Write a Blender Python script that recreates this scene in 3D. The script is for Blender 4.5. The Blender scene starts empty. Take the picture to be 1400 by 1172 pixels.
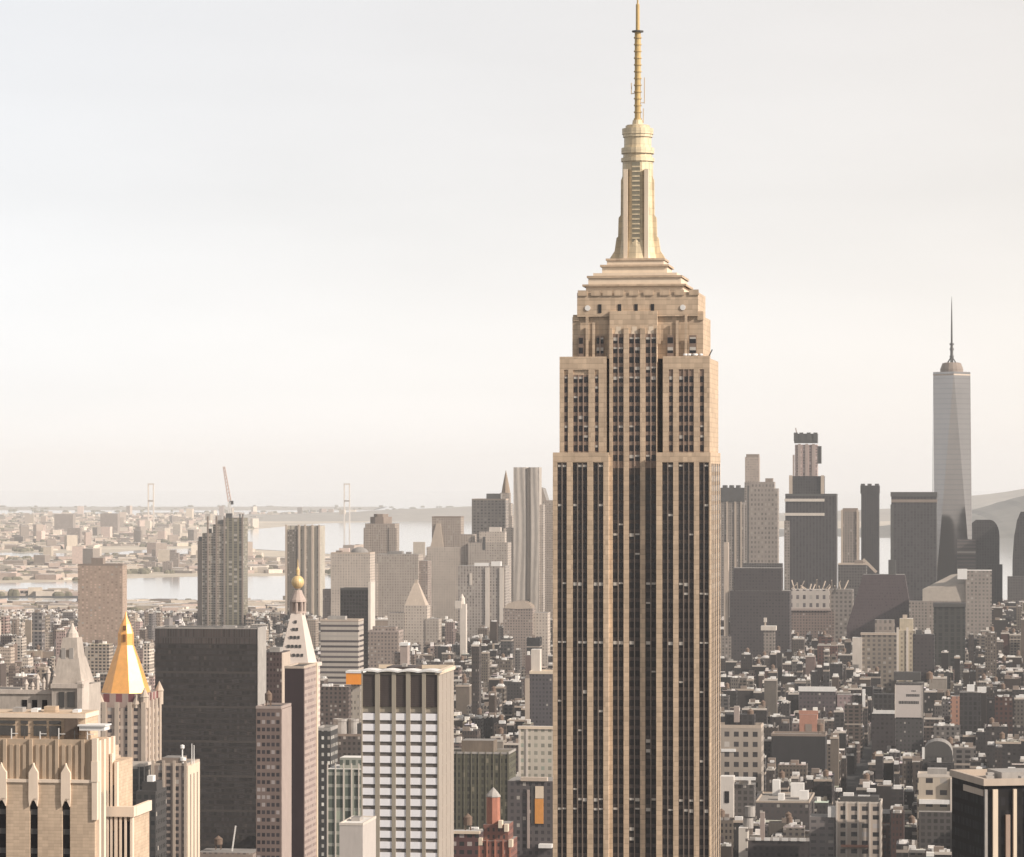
import bpy, math, random
import numpy as np
from mathutils import Vector, Matrix

R = math.radians
SC = bpy.context.scene
COL = SC.collection
# ---------------------------------------------------------------- camera
F = 4700.0      # focal length in pixels of the 1400 wide photograph
HC = 260.0      # eye height, metres
EY = 650.0      # pixel row of eye level
cam_d = bpy.data.cameras.new("camera")
cam_d.sensor_width = 36.0
cam_d.lens = 36.0 * F / 1400.0
cam_d.shift_y = (EY - 586.0) / 1400.0
cam_d.clip_start = 1.0
cam_d.clip_end = 120000.0
cam = bpy.data.objects.new("camera", cam_d)
cam.location = (0, 0, HC)
cam.rotation_euler = (R(90), 0, 0)
COL.objects.link(cam)
SC.camera = cam
# ---------------------------------------------------------------- sky, sun, exposure
SUN_A = R(-27)     # from +X towards +Y
SUN_E = R(30)
world = bpy.data.worlds.new("World")
SC.world = world
world.use_nodes = True
nt = world.node_tree
nt.nodes.clear()
sky = nt.nodes.new("ShaderNodeTexSky")
sky.sky_type = 'NISHITA'
sky.sun_disc = False
sky.sun_elevation = SUN_E
sky.sun_rotation = R(90) - SUN_A
sky.altitude = 100
sky.air_density = 1.0
sky.dust_density = 0.35
sky.ozone_density = 1.0
hs = nt.nodes.new("ShaderNodeHueSaturation")
hs.inputs['Saturation'].default_value = 0.09
wm = nt.nodes.new("ShaderNodeMix"); wm.data_type = 'RGBA'; wm.blend_type = 'MULTIPLY'
wm.inputs[0].default_value = 1.0
wm.inputs[7].default_value = (1.0, 0.986, 0.982, 1)
bg = nt.nodes.new("ShaderNodeBackground")
bg.inputs['Strength'].default_value = 0.094
wo = nt.nodes.new("ShaderNodeOutputWorld")
nt.links.new(sky.outputs[0], hs.inputs['Color'])
nt.links.new(hs.outputs[0], wm.inputs[6])
# a thin uneven veil of high cloud
tcw = nt.nodes.new("ShaderNodeTexCoord"); mpw = nt.nodes.new("ShaderNodeMapping"); mpw.inputs['Scale'].default_value = (5, 5, 22)
nzw = nt.nodes.new("ShaderNodeTexNoise"); nzw.inputs['Scale'].default_value = 1.0; nzw.inputs['Detail'].default_value = 5
mrw = nt.nodes.new("ShaderNodeMapRange"); mrw.inputs[1].default_value = .3; mrw.inputs[2].default_value = .7; mrw.inputs[3].default_value = .955; mrw.inputs[4].default_value = 1.035
wv = nt.nodes.new("ShaderNodeMix"); wv.data_type = 'RGBA'; wv.blend_type = 'MULTIPLY'; wv.inputs[0].default_value = 1.0
cbw = nt.nodes.new("ShaderNodeCombineColor")
nt.links.new(tcw.outputs['Generated'], mpw.inputs[0]); nt.links.new(mpw.outputs[0], nzw.inputs['Vector']); nt.links.new(nzw.outputs['Fac'], mrw.inputs[0])
# warmer and a little brighter towards the sunward side
spw = nt.nodes.new("ShaderNodeSeparateXYZ"); nt.links.new(tcw.outputs['Generated'], spw.inputs[0])
for i_, (lo_, hi_) in enumerate(((.955, 1.075), (.965, 1.03), (.985, .99))):
    gw = nt.nodes.new("ShaderNodeMapRange"); gw.inputs[1].default_value = -.15; gw.inputs[2].default_value = .15
    gw.inputs[3].default_value = lo_; gw.inputs[4].default_value = hi_
    nt.links.new(spw.outputs[0], gw.inputs[0])
    mw_ = nt.nodes.new("ShaderNodeMath"); mw_.operation = 'MULTIPLY'
    nt.links.new(gw.outputs[0], mw_.inputs[0]); nt.links.new(mrw.outputs[0], mw_.inputs[1]); nt.links.new(mw_.outputs[0], cbw.inputs[i_])
nt.links.new(wm.outputs[2], wv.inputs[6]); nt.links.new(cbw.outputs[0], wv.inputs[7])
nt.links.new(wv.outputs[2], bg.inputs[0])
nt.links.new(bg.outputs[0], wo.inputs[0])
sun_d = bpy.data.lights.new("sun", 'SUN')
sun_d.energy = 3.5
sun_d.angle = R(0.5)
sun_d.color = (1.0, 0.91, 0.82)
sun = bpy.data.objects.new("sun", sun_d)
sdir = Vector((math.cos(SUN_A) * math.cos(SUN_E), math.sin(SUN_A) * math.cos(SUN_E), math.sin(SUN_E)))
sun.rotation_euler = (-sdir).to_track_quat('-Z', 'Y').to_euler()
sun.location = (900, -400, 900)
COL.objects.link(sun)
SC.view_settings.view_transform = 'Standard'
SC.view_settings.look = 'None'
SC.view_settings.exposure = 0.68
SC.view_settings.gamma = 1.0
SC.view_settings.use_curve_mapping = False
SC.cycles.max_bounces = 5
SC.cycles.diffuse_bounces = 3
SC.cycles.glossy_bounces = 2
SC.cycles.transmission_bounces = 2
SC.cycles.volume_bounces = 1
SC.cycles.use_denoising = True
HAZE = 2.6e-5

# ---------------------------------------------------------------- materials
def s(r, g, b):
    f = lambda c: (c / 255 / 12.92) if c <= 10 else ((c / 255 + 0.055) / 1.055) ** 2.4
    return (f(r), f(g), f(b))

class NT:
    def __init__(self, m):
        m.use_nodes = True
        self.t = m.node_tree
        self.t.nodes.clear()
        self.out = self.t.nodes.new("ShaderNodeOutputMaterial")
        self.p = self.t.nodes.new("ShaderNodeBsdfPrincipled")
        self.t.links.new(self.p.outputs[0], self.out.inputs[0])
    def put(self, sock, v):
        if isinstance(v, bpy.types.NodeSocket): self.t.links.new(v, sock)
        elif isinstance(v, tuple) and len(v) == 3 and sock.type == 'RGBA': sock.default_value = (*v, 1)
        else: sock.default_value = v
    def math(self, op, a, b=None, c=None):
        n = self.t.nodes.new("ShaderNodeMath"); n.operation = op
        for i, v in enumerate((a, b, c)):
            if v is not None: self.put(n.inputs[i], v)
        return n.outputs[0]
    def mix(self, fac, a, b, mode='MIX'):
        n = self.t.nodes.new("ShaderNodeMix"); n.data_type = 'RGBA'; n.blend_type = mode
        self.put(n.inputs[0], fac); self.put(n.inputs[6], a); self.put(n.inputs[7], b)
        return n.outputs[2]
    def noise(self, vec, scale, detail=3.0, rough=0.6):
        n = self.t.nodes.new("ShaderNodeTexNoise")
        self.put(n.inputs['Vector'], vec)
        n.inputs['Scale'].default_value = scale; n.inputs['Detail'].default_value = detail
        n.inputs['Roughness'].default_value = rough
        return n.outputs['Fac']
    def wnoise(self, vec):
        n = self.t.nodes.new("ShaderNodeTexWhiteNoise"); n.noise_dimensions = '3D'
        self.put(n.inputs[0], vec)
        return n.outputs[0]
    def comb(self, x, y, z=0.0):
        n = self.t.nodes.new("ShaderNodeCombineXYZ")
        for i, v in enumerate((x, y, z)): self.put(n.inputs[i], v)
        return n.outputs[0]
    def ramp01(self, v, lo, hi):
        n = self.t.nodes.new("ShaderNodeMapRange"); n.clamp = True
        self.put(n.inputs[0], v); n.inputs[3].default_value = lo; n.inputs[4].default_value = hi
        return n.outputs[0]

def new_mat(name):
    return bpy.data.materials.new(name)

def plain(name, c, rough=0.8, var=0.25, scale=0.08, metal=0.0, spec=0.3, streak=True, block=None):
    """weathered solid: two octaves of staining over one colour; c None = the mesh's own colour attribute"""
    m = new_mat(name); n = NT(m)
    tc = n.t.nodes.new("ShaderNodeTexCoord").outputs['Object']
    mp = n.t.nodes.new("ShaderNodeMapping"); n.put(mp.inputs[0], tc)
    mp.inputs['Scale'].default_value = (1, 1, 0.12 if streak else 1)
    a = n.noise(mp.outputs[0], scale * 6, 4); b = n.noise(tc, scale, 3)
    k = n.math('MULTIPLY', n.ramp01(a, 1 - var, 1 + var), n.ramp01(b, 1 - var, 1 + var))
    if block:      # courses of stone: each block a shade of its own, a dark joint under every course
        sp = n.t.nodes.new("ShaderNodeSeparateXYZ"); n.put(sp.inputs[0], tc)
        zc = n.math('DIVIDE', sp.outputs[2], block[1]); xc = n.math('DIVIDE', n.math('ADD', sp.outputs[0], sp.outputs[1]), block[0])
        w = n.wnoise(n.comb(n.math('FLOOR', xc), n.math('FLOOR', zc), 1.3))
        jt = n.math('LESS_THAN', n.math('FRACT', zc), block[3] if len(block) > 3 else .12)
        k = n.math('MULTIPLY', k, n.math('MULTIPLY', n.ramp01(w, 1 - block[2], 1 + block[2]), n.math('SUBTRACT', 1.0, n.math('MULTIPLY', jt, .16))))
    if c is None:
        at = n.t.nodes.new("ShaderNodeAttribute"); at.attribute_name = "col"; c = at.outputs['Color']
    n.put(n.p.inputs['Base Color'], n.mix(1.0, c, n.comb(k, k, k), 'MULTIPLY'))
    n.p.inputs['Roughness'].default_value = rough
    n.p.inputs['Metallic'].default_value = metal
    n.p.inputs['Specular IOR Level'].default_value = spec
    return m

def facade(name, wall, glass, sx, sz, fx, fz, blind=0.12, blindc=None, grough=0.25, var=0.2, floor=None, spec=0.5, fu=None):
    """wall with a grid of windows laid out in metres by the UV map (u along the wall, v the height)"""
    m = new_mat(name); n = NT(m)
    uv = n.t.nodes.new("ShaderNodeUVMap"); uv.uv_map = "UVMap"
    sp = n.t.nodes.new("ShaderNodeSeparateXYZ"); n.put(sp.inputs[0], uv.outputs[0])
    us, vs = n.math('DIVIDE', sp.outputs[0], sx), n.math('DIVIDE', sp.outputs[1], sz)
    def band(v, f):
        return n.math('LESS_THAN', n.math('ABSOLUTE', n.math('SUBTRACT', n.math('FRACT', v), 0.5)), f / 2)
    mask = n.math('MULTIPLY', band(us, fx), band(vs, fz))
    cell = n.comb(n.math('FLOOR', us), n.math('FLOOR', vs), 3.7)
    w1 = n.wnoise(cell)
    w2 = n.wnoise(n.comb(n.math('FLOOR', vs), n.math('FLOOR', us), 8.1))
    if wall is None:
        at = n.t.nodes.new("ShaderNodeAttribute"); at.attribute_name = "col"; wall = at.outputs['Color']
    tc = n.t.nodes.new("ShaderNodeTexCoord").outputs['Object']
    mp = n.t.nodes.new("ShaderNodeMapping"); n.put(mp.inputs[0], tc); mp.inputs['Scale'].default_value = (1, 1, .1)
    k = n.math('MULTIPLY', n.ramp01(n.noise(mp.outputs[0], .35, 4), 1 - var, 1 + var), n.ramp01(n.noise(tc, .03, 2), 1 - var, 1 + var))
    wc = n.mix(1.0, wall, n.comb(k, k, k), 'MULTIPLY')
    if floor is not None:      # a string course every few storeys
        wc = n.mix(band(n.math('DIVIDE', sp.outputs[1], sz * 6), .07), wc, floor)
    g = n.mix(n.ramp01(w2, 0.0, 1.0), glass, tuple(min(1, x * 2.2 + .006) for x in glass))
    g = n.mix(n.math('GREATER_THAN', w1, 1 - blind), g, blindc or (.38, .34, .30))
    n.put(n.p.inputs['Base Color'], n.mix(mask, wc, g))
    n.put(n.p.inputs['Roughness'], n.math('SUBTRACT', .85, n.math('MULTIPLY', mask, .85 - grough)))
    n.p.inputs['Specular IOR Level'].default_value = spec
    return m

# ---------------------------------------------------------------- mesh helper
class MB:
    def __init__(self):
        self.v, self.f, self.uv, self.mi, self.c, self.sm = [], [], [], [], [], []
    def face(self, pts, mi=0, uv=None, col=(1, 1, 1), smooth=False):
        i = len(self.v)
        self.v.extend(pts)
        self.f.append(tuple(range(i, i + len(pts))))
        self.uv.append(uv or [(p[0], p[1]) for p in pts])
        self.mi.append(mi); self.c.append(col); self.sm.append(smooth)
    def frustum(self, p0, z0, p1, z1, mi=0, top=None, bottom=False, col=(1, 1, 1), tcol=None, uo=0.0, smooth=False, us=(1, 1)):
        n = len(p0); u = uo
        for i in range(n):
            j = (i + 1) % n
            a, b, c, d = p0[i], p0[j], p1[j], p1[i]
            w = math.hypot(b[0] - a[0], b[1] - a[1])
            self.face([(a[0], a[1], z0), (b[0], b[1], z0), (c[0], c[1], z1), (d[0], d[1], z1)], mi,
                      [(u * us[0], z0 * us[1]), ((u + w) * us[0], z0 * us[1]), ((u + w) * us[0], z1 * us[1]), (u * us[0], z1 * us[1])], col, smooth)
            u += w
        if top is not False:
            self.face([(p[0], p[1], z1) for p in p1], mi if top is None else top, None, tcol or col)
        if bottom:
            self.face([(p[0], p[1], z0) for p in reversed(p0)], mi, None, col)
    def box(self, x0, x1, y0, y1, z0, z1, mi=0, top=None, bottom=False, col=(1, 1, 1), tcol=None, uo=0.0, us=(1, 1)):
        p = [(x0, y0), (x1, y0), (x1, y1), (x0, y1)]
        self.frustum(p, z0, p, z1, mi, top, bottom, col, tcol, uo, us=us)
    def lathe(self, cx, cy, prof, n=16, mi=0, col=(1, 1, 1), smooth=True, ph=0.0):
        for (r0, z0), (r1, z1) in zip(prof, prof[1:]):
            a = [(cx + r0 * math.cos(ph + 2 * math.pi * k / n), cy + r0 * math.sin(ph + 2 * math.pi * k / n)) for k in range(n)]
            b = [(cx + r1 * math.cos(ph + 2 * math.pi * k / n), cy + r1 * math.sin(ph + 2 * math.pi * k / n)) for k in range(n)]
            if z1 == z0 and r1 == r0: continue
            self.frustum(a, z0, b, z1, mi, False, col=col, smooth=smooth)
        r, z = prof[-1]
        if r > 0.01: self.face([(cx + r * math.cos(ph + 2 * math.pi * k / n), cy + r * math.sin(ph + 2 * math.pi * k / n), z) for k in range(n)], mi, None, col)
    def bar(self, a, b, w, mi=0, col=(1, 1, 1)):
        a, b = Vector(a), Vector(b); d = (b - a).normalized()
        t = Vector((0, 0, 1)) if abs(d.z) < .9 else Vector((0, 1, 0))
        u = d.cross(t).normalized() * w / 2; v = d.cross(u).normalized() * w / 2
        q = lambda o: [tuple(o + u + v), tuple(o - u + v), tuple(o - u - v), tuple(o + u - v)]
        A, B = q(a), q(b)
        for i in range(4):
            j = (i + 1) % 4
            self.face([A[j], A[i], B[i], B[j]], mi, None, col)
        self.face(A, mi, None, col); self.face(list(reversed(B)), mi, None, col)
    def mesh(self, name, mats):
        me = bpy.data.meshes.new(name)
        me.from_pydata([tuple(p) for p in self.v], [], self.f)
        for m in (mats if isinstance(mats, (list, tuple)) else [mats]): me.materials.append(m)
        nl = sum(len(f) for f in self.f)
        uv = me.uv_layers.new(name="UVMap")
        uv.data.foreach_set("uv", np.array([c for f in self.uv for c in f], dtype=np.float32).ravel())
        at = me.attributes.new("col", 'FLOAT_COLOR', 'CORNER')
        cc = np.ones((nl, 4), dtype=np.float32)
        cc[:, :3] = np.repeat(np.array(self.c, dtype=np.float32), [len(f) for f in self.f], axis=0)
        at.data.foreach_set("color", cc.ravel())
        me.polygons.foreach_set("material_index", np.array(self.mi, dtype=np.int32))
        me.polygons.foreach_set("use_smooth", np.array(self.sm, dtype=bool))
        me.update()
        return me
    def build(self, name, mats, parent=None, kind=None):
        o = bpy.data.objects.new(name, self.mesh(name, mats))
        COL.objects.link(o)
        if parent is not None: o.parent = parent
        if kind: o['kind'] = kind
        return o

def tag(o, label, cat, group=None):
    o['label'] = label; o['category'] = cat
    if group: o['group'] = group
    return o
def thing(name, label, cat, loc, rz=0.0, group=None):
    o = bpy.data.objects.new(name, None)
    o.empty_display_size = 5
    o.location = loc; o.rotation_euler = (0, 0, rz)
    COL.objects.link(o)
    return tag(o, label, cat, group)
def clone(o, loc, parent=None):
    c = o.copy(); COL.objects.link(c); c.location = loc
    if parent is not None: c.parent = parent
    return c

GRID = R(-8)
FOOT = []       # footprints taken by named buildings: x, y, radius
RECTS = []      # their outline in the picture: D, left, right, top
def PX(px, D): return (px - 700.0) / F * D
def PZ(py, D): return HC + (EY - py) / F * D
def to_px(x, y, z): return 700 + F * x / y, EY + F * (HC - z) / y
# ================================================================ the setting
def ground_pt(px, py):
    D = F * HC / (py - EY)
    return (PX(px, D), D)
M_asphalt = plain("asphalt", (.05, .048, .046), .9, .35, .02, streak=False)
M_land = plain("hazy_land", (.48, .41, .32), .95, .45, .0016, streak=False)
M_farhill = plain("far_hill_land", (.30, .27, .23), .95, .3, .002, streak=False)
M_hill = plain("hill_woods", (.15, .14, .12), .95, .35, .002, streak=False)
M_water = new_mat("harbour_water"); n_ = NT(M_water)
n_.p.inputs['Base Color'].default_value = (.30, .29, .27, 1)
n_.p.inputs['Roughness'].default_value = .08
n_.p.inputs['Specular IOR Level'].default_value = 1.0
tc_ = n_.t.nodes.new("ShaderNodeTexCoord").outputs['Object']
bp_ = n_.t.nodes.new("ShaderNodeBump"); bp_.inputs['Strength'].default_value = .05; bp_.inputs['Distance'].default_value = .5
n_.put(bp_.inputs['Height'], n_.noise(tc_, .02, 4)); n_.put(n_.p.inputs['Normal'], bp_.outputs[0])

b = MB()
# the built-up island (dark streets) runs on behind the viewer too; pale flat land lies beyond the rivers
for y0, y1 in ((-9000, 300), (300, 2500), (2500, 7500)): b.face([(-9000, y0, 0), (9000, y0, 0), (9000, y1, 0), (-9000, y1, 0)], 0)
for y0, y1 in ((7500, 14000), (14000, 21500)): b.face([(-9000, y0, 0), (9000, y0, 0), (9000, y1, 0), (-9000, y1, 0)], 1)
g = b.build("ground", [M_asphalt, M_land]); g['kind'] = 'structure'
b = MB(); b.face([(1700, -9000, .8), (4200, -9000, .8), (4200, 7000, .8), (1700, 7000, .8)]); b.face([(-3600, -9000, .8), (-1900, -9000, .8), (-1900, 6600, .8), (-3600, 6600, .8)])
b.face([(-9000, 21500, 0), (9000, 21500, 0), (9000, 58000, 0), (-9000, 58000, 0)])
g = b.build("river", M_water); g['kind'] = 'structure'

def sheet(name, polys, mat, z):
    b = MB()
    for poly in polys:
        pts = [ground_pt(*p) for p in poly]
        n = len(pts) // 2
        # upper bank left to right, lower bank left to right: quads between
        for i in range(n - 1):
            b.face([(*pts[n + i], z), (*pts[n + i + 1], z), (*pts[i + 1], z), (*pts[i], z)])
    o = b.build(name, mat); o['kind'] = 'structure'
    return o
sheet("river", [
    [(-140, 757), (40, 756), (130, 758), (200, 752), (265, 750), (345, 724), (440, 716), (600, 712), (760, 713),
     (-140, 763), (40, 763), (130, 762), (200, 760), (265, 757), (345, 751), (440, 757), (600, 770), (760, 780)],
    [(-140, 800), (0, 798), (60, 797), (110, 795), (190, 791), (270, 789), (340, 789), (460, 786), (600, 782),
     (-140, 812), (0, 809), (60, 807), (110, 811), (190, 824), (270, 826), (340, 823), (460, 820), (600, 818)],
    [(-140, 822), (-20, 819), (40, 818), (105, 819),
     (-140, 829), (-20, 827), (40, 827), (105, 828)],
    [(760, 714), (985, 722), (1150, 724), (1330, 728), (1480, 730), (1600, 731),
     (760, 820), (985, 826), (1150, 827), (1330, 828), (1480, 828), (1600, 828)],
], M_water, 1.0)

def ridge(name, D, prof, depth, mat):
    """rounded hills; prof = picture profile (px, py of the skyline) turned into heights at distance D"""
    rnd = random.Random(int(D)); b = MB()
    pts = [(PX(px, D), max(4, PZ(py, D))) for px, py in prof]
    xs = np.linspace(pts[0][0], pts[-1][0], 60)
    zs = np.interp(xs, [p[0] for p in pts], [p[1] for p in pts]) + np.array([rnd.uniform(-3, 3) for _ in xs])
    for i in range(59):
        for k in range(6):
            t0, t1 = k / 6, (k + 1) / 6
            h = lambda t: math.sin(math.pi * t) ** .8
            q = [(xs[i], D + (t0 - .5) * depth, zs[i] * h(t0)), (xs[i + 1], D + (t0 - .5) * depth, zs[i + 1] * h(t0)),
                 (xs[i + 1], D + (t1 - .5) * depth, zs[i + 1] * h(t1)), (xs[i], D + (t1 - .5) * depth, zs[i] * h(t1))]
            b.face(q, 0, None, (1, 1, 1), True)
    o = b.build(name, mat); o['kind'] = 'structure'
    return o
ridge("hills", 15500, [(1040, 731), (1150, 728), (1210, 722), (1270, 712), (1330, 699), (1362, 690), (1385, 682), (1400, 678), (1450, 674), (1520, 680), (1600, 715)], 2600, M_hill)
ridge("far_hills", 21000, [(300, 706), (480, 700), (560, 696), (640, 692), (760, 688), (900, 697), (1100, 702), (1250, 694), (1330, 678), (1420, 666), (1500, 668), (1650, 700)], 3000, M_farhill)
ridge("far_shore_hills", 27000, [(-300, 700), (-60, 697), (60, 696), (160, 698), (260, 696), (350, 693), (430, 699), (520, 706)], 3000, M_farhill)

# ================================================================ shared materials
M_roof = plain("roof_membrane", None, .9, .3, .05, streak=False)
M_equip = plain("rooftop_equipment", (.34, .31, .28), .7, .3, .2)
M_white = plain("white_paint", (.72, .69, .65), .6, .12, .15)
M_steel = plain("dark_steel", (.09, .085, .08), .5, .2, .2, metal=.3)
M_darkglass = plain("dark_glass", (.016, .014, .015), .15, .2, .15, spec=.3)
M_blind = plain("window_blind", (.46, .42, .37), .6, .2, .3)
M_wood = plain("tank_wood", (.16, .11, .08), .9, .3, .6)

# ================================================================ the spired limestone tower
M_lime = plain("limestone", (.50, .375, .262), .85, .24, .07, block=(1.6, 1.815, .13, .2))
M_limetop = plain("pale_limestone", (.66, .54, .41), .8, .14, .06)
M_gold = plain("gilded_metal", (.62, .505, .335), .5, .3, .16, metal=.12, block=(1.3, 2.4, .10, .12))
M_ant = plain("antenna_paint", (.50, .35, .15), .6, .3, .4)
M_spandrel_lit = plain("spandrel_metal_lit", (.22, .155, .118), .6, .25, .12)  # same metal as the lower strips, lightened: brightness of the upper storeys painted in
M_spandrel_shaded = plain("spandrel_metal_shaded", (.058, .044, .038), .55, .3, .12, metal=.2)  # darker copy of that metal for the lower shaft: shade put into the colour
M_mullion_shaded = plain("mullion_metal_shaded", (.20, .155, .125), .5, .2, .1, metal=.2)  # mullion metal darkened for the lower shaft: shade put into the colour
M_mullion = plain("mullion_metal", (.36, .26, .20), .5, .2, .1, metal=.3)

def spired_tower():
    D = 1270.0; S = F / D; pc = 863.0
    E = lambda px: (px - pc) / S / math.cos(GRID)
    Z = lambda py: HC + (EY - py) / S
    t = thing('skyscraper', 'very tall tan limestone skyscraper with stepped crown and gilded spire', 'skyscraper', (PX(pc, D), D, 0), GRID)
    FOOT.append((PX(pc, D) + 5, D + 25, 70)); RECTS.append((D, 756, 985, 395))
    DEP = 46.0
    L0, L1, R0, R1 = E(756), E(832), E(897), E(970.5)
    zA = Z(622); zB = Z(490); zC = Z(432); zD = Z(399)
    sh = MB()
    sh.box(L0 + .02, L1, .7, DEP, 0, zA); sh.box(R0, R1 - .02, .7, DEP, 0, zA)
    sh.box(L1, R0, 3.6, DEP - 3, 0, zC + 2)
    # parapet bands over the windows of each wing (proud of the core)
    for a, c in ((L0, L1), (R0, R1)):
        sh.box(a, c, 0, 1.2, Z(632), zA + .9); sh.box(a, c, DEP - .8, DEP + .2, Z(632), zA + .9)
    sh.box(R1 - .8, R1 + .05, 1.2, DEP - .8, zA - .5, zA + .9); sh.box(L0 - .05, L0 + .8, 1.2, DEP - .8, zA - .5, zA + .9)
    shaft = sh.build('shaft', M_lime, t)
    # upper wings
    up = MB()
    U = ((E(764), E(828)), (E(905), E(968.5)))
    for a, c in U:
        up.box(a, c, 3.2, DEP - 3, zA, zB)
        for q0, q1 in ((a, a + .5), (c - .5, c)): up.box(q0, q1, 2.6, 3.2, zA, zB + .8)
        up.box(a + .5, c - .5, 2.6, 3.2, Z(505), zB + .8)
    up.build('upper_wing', M_lime, t)
    tp = MB()
    tp.box(E(780), E(958.5), 6.2, DEP - 6, zB, zC)
    tp.box(E(787), E(952), 5.0, DEP - 8, zC, zD)
    for px in (788, 806, 822, 838, 858, 878, 900, 920, 940):
        tp.box(E(px), E(px + 13), 4.6, 5.4, zD - 1.2, zD + .9)
    tp.box(E(781), E(789), 5.7, 7.0, zC - 1.5, zC + .8); tp.box(E(951), E(959), 5.7, 7.0, zC - 1.5, zC + 1.8)
    for px, top in ((799, 432), (808, 440), (829, 444), (853.5, 446), (875.5, 446), (897.5, 444), (922, 438), (934, 430)):
        tp.box(E(px), E(px + 3.5), 4.5, 5.1, Z(470) if 830 < px < 900 else zB, Z(top))
    tp.build('crown_block', M_lime, t)

    # ---- windows
    wb = 0.06
    wmesh = {}
    def wpane(w, h, mat):
        k = (round(w, 2), round(h, 2), mat.name)
        if k not in wmesh:
            q = MB(); q.box(-w / 2, w / 2, 0, .3, 0, h); wmesh[k] = q.mesh('window', mat)
        return wmesh[k]
    rest = MB(); singles = [0]
    rnd = random.Random(4)
    FL = 3.63
    rows = {}
    for f in range(90): rows[f] = rnd.random()
    def strip(pl, pr, y, z0, z1, ncol, pick=0.0, pale=False):
        """one vertical band: spandrels as the strip, glass proud of it, mullions between the columns"""
        a, c = E(pl), E(pr); w = (c - a) / ncol
        q = MB(); q.box(a, c, y, y + .35, z0, z1, 0)
        for k in range(1, ncol): q.box(a + k * w - .2, a + k * w + .2, y - .3, y, z0, z1, 1)
        o = q.build('window_strip', [M_spandrel_lit if pale else M_spandrel_shaded, M_mullion if pale else M_mullion_shaded], t)
        zt = Z(456) - math.floor((Z(456) - z1) / FL) * FL      # storeys run level across the whole front
        f0 = round((Z(456) - zt) / FL)
        for f in range(80):
            z = zt - .6 - (f + 1) * FL
            if z + .7 + 2.25 > z1 - .3: continue
            if z < max(60, z0 - .4): break
            hi = (z - 60) / (Z(456) - 60)
            lit = rows[f0 + f] < .30 * hi ** 1.5
            for k in range(ncol):
                x = a + (k + .5) * w; ww = w - .45; hh = 2.2
                r = rnd.random()
                if singles[0] < 98 and f < 4 and pick:
                    singles[0] += 1
                    wo_ = bpy.data.objects.new('window', wpane(ww, hh, M_darkglass)); COL.objects.link(wo_)
                    wo_.parent = o; wo_.location = (x, y - wb, z + .7)
                else:
                    rest.box(x - ww / 2, x + ww / 2, y - wb, y + .2, z + .7, z + .7 + hh, 0)
                if r < .012 + .05 * hi or (lit and r < .62):
                    h2 = rnd.choice((.6, .8, 1.2)); top_ = z + .7 + hh
                    rest.box(x - ww / 2, x + ww / 2, y - wb - .03, y + .1, top_ - h2, top_, 1)
    def pier(pl, pr, y0, y1, z0, z1, m=None):
        q = MB(); q.box(E(pl), E(pr), y0, y1, z0, z1)
        q.build('pier', m or M_lime, t)
    # upper narrow windows
    for pl, pr, nc, top in ((770, 775.5, 1, 512), (782.5, 803.6, 3, 512), (812, 817.5, 1, 512), (913, 919, 1, 502), (926.5, 947, 3, 502), (955, 961, 1, 502)):
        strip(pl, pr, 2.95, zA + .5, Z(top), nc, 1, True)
    for pl, pr, nc in ((789, 796, 1), (813, 824, 2), (910, 919, 1), (940, 950, 1)):
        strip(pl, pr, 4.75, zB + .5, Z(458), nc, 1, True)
    for pl, pr in ((836.5, 851.5), (858.5, 874), (881, 896)):
        strip(pl, pr, 3.35, Z(640), Z(456), 2, 1, True); strip(pl, pr, 3.36, 0, Z(640), 2, 0)  # one band in two copies of its metal: painted lighter above, darker below
    for pl, pr, nc in ((762, 775, 2), (783, 803, 3), (811, 825, 2), (905, 920, 2), (927, 948, 3), (955, 968.3, 2)):
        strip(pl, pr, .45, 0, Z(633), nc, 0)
    rw = rest.build('window', [M_darkglass, M_blind], t); rw['kind'] = 'stuff'
    for pl, pr in ((756, 762), (775, 783), (803, 811), (825, 832), (897, 905), (920, 927), (948, 955), (968.3, 970.5)):
        pier(pl, pr, 0, .72, 0, Z(632))
    for pl, pr in ((832, 836.5), (851.5, 858.5), (874, 881), (896, 897)):
        pier(pl, pr, 2.8, 3.62, 0, Z(448))
    for pl, pr in ((764.8, 770), (775.5, 782.5), (803.6, 812), (817.5, 827.2)):
        pier(pl, pr, 2.62, 3.22, zA, Z(505))
    for pl, pr in ((905.8, 913), (919, 926.5), (947, 955), (961, 967.8)):
        pier(pl, pr, 2.62, 3.22, zA, Z(505))
    # strips on the sunny side wall
    for k in range(5):
        y0 = 5 + k * 8.4
        q = MB(); q.box(R1 - .2, R1 + .03, y0, y0 + 4.4, 0, zA - 3.2, 0)
        for j in range(70):
            zz = zA - 4 - j * FL
            if zz > 60:
                for i in (0, 1): q.box(R1, R1 + .07, y0 + .4 + i * 2.1, y0 + 1.9 + i * 2.1, zz - 2.2, zz, 1)
        q.build('side_window_strip', [M_spandrel_shaded, M_darkglass], t)
    # small crown windows, round lamps and pale fins over the middle bands
    for px in (816, 843, 865.5, 888):
        q = MB(); q.box(E(px), E(px + 4.5), 4.8, 5.2, Z(427), Z(415)); q.build('crown_window', M_darkglass, t)
    for px in (801.5, 931.5):
        q = MB()
        n = 12; r = 1.05
        ring = [(E(px) + r * math.cos(2 * math.pi * k / n), Z(420) + r * math.sin(2 * math.pi * k / n)) for k in range(n)]
        q.face([(x, 4.7, z) for x, z in ring])
        for k in range(n):
            (x0, z0), (x1, z1) = ring[k], ring[(k + 1) % n]
            q.face([(x0, 5.1, z0), (x1, 5.1, z1), (x1, 4.7, z1), (x0, 4.7, z0)])
        q.build('round_lamp', M_white, t)
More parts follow.
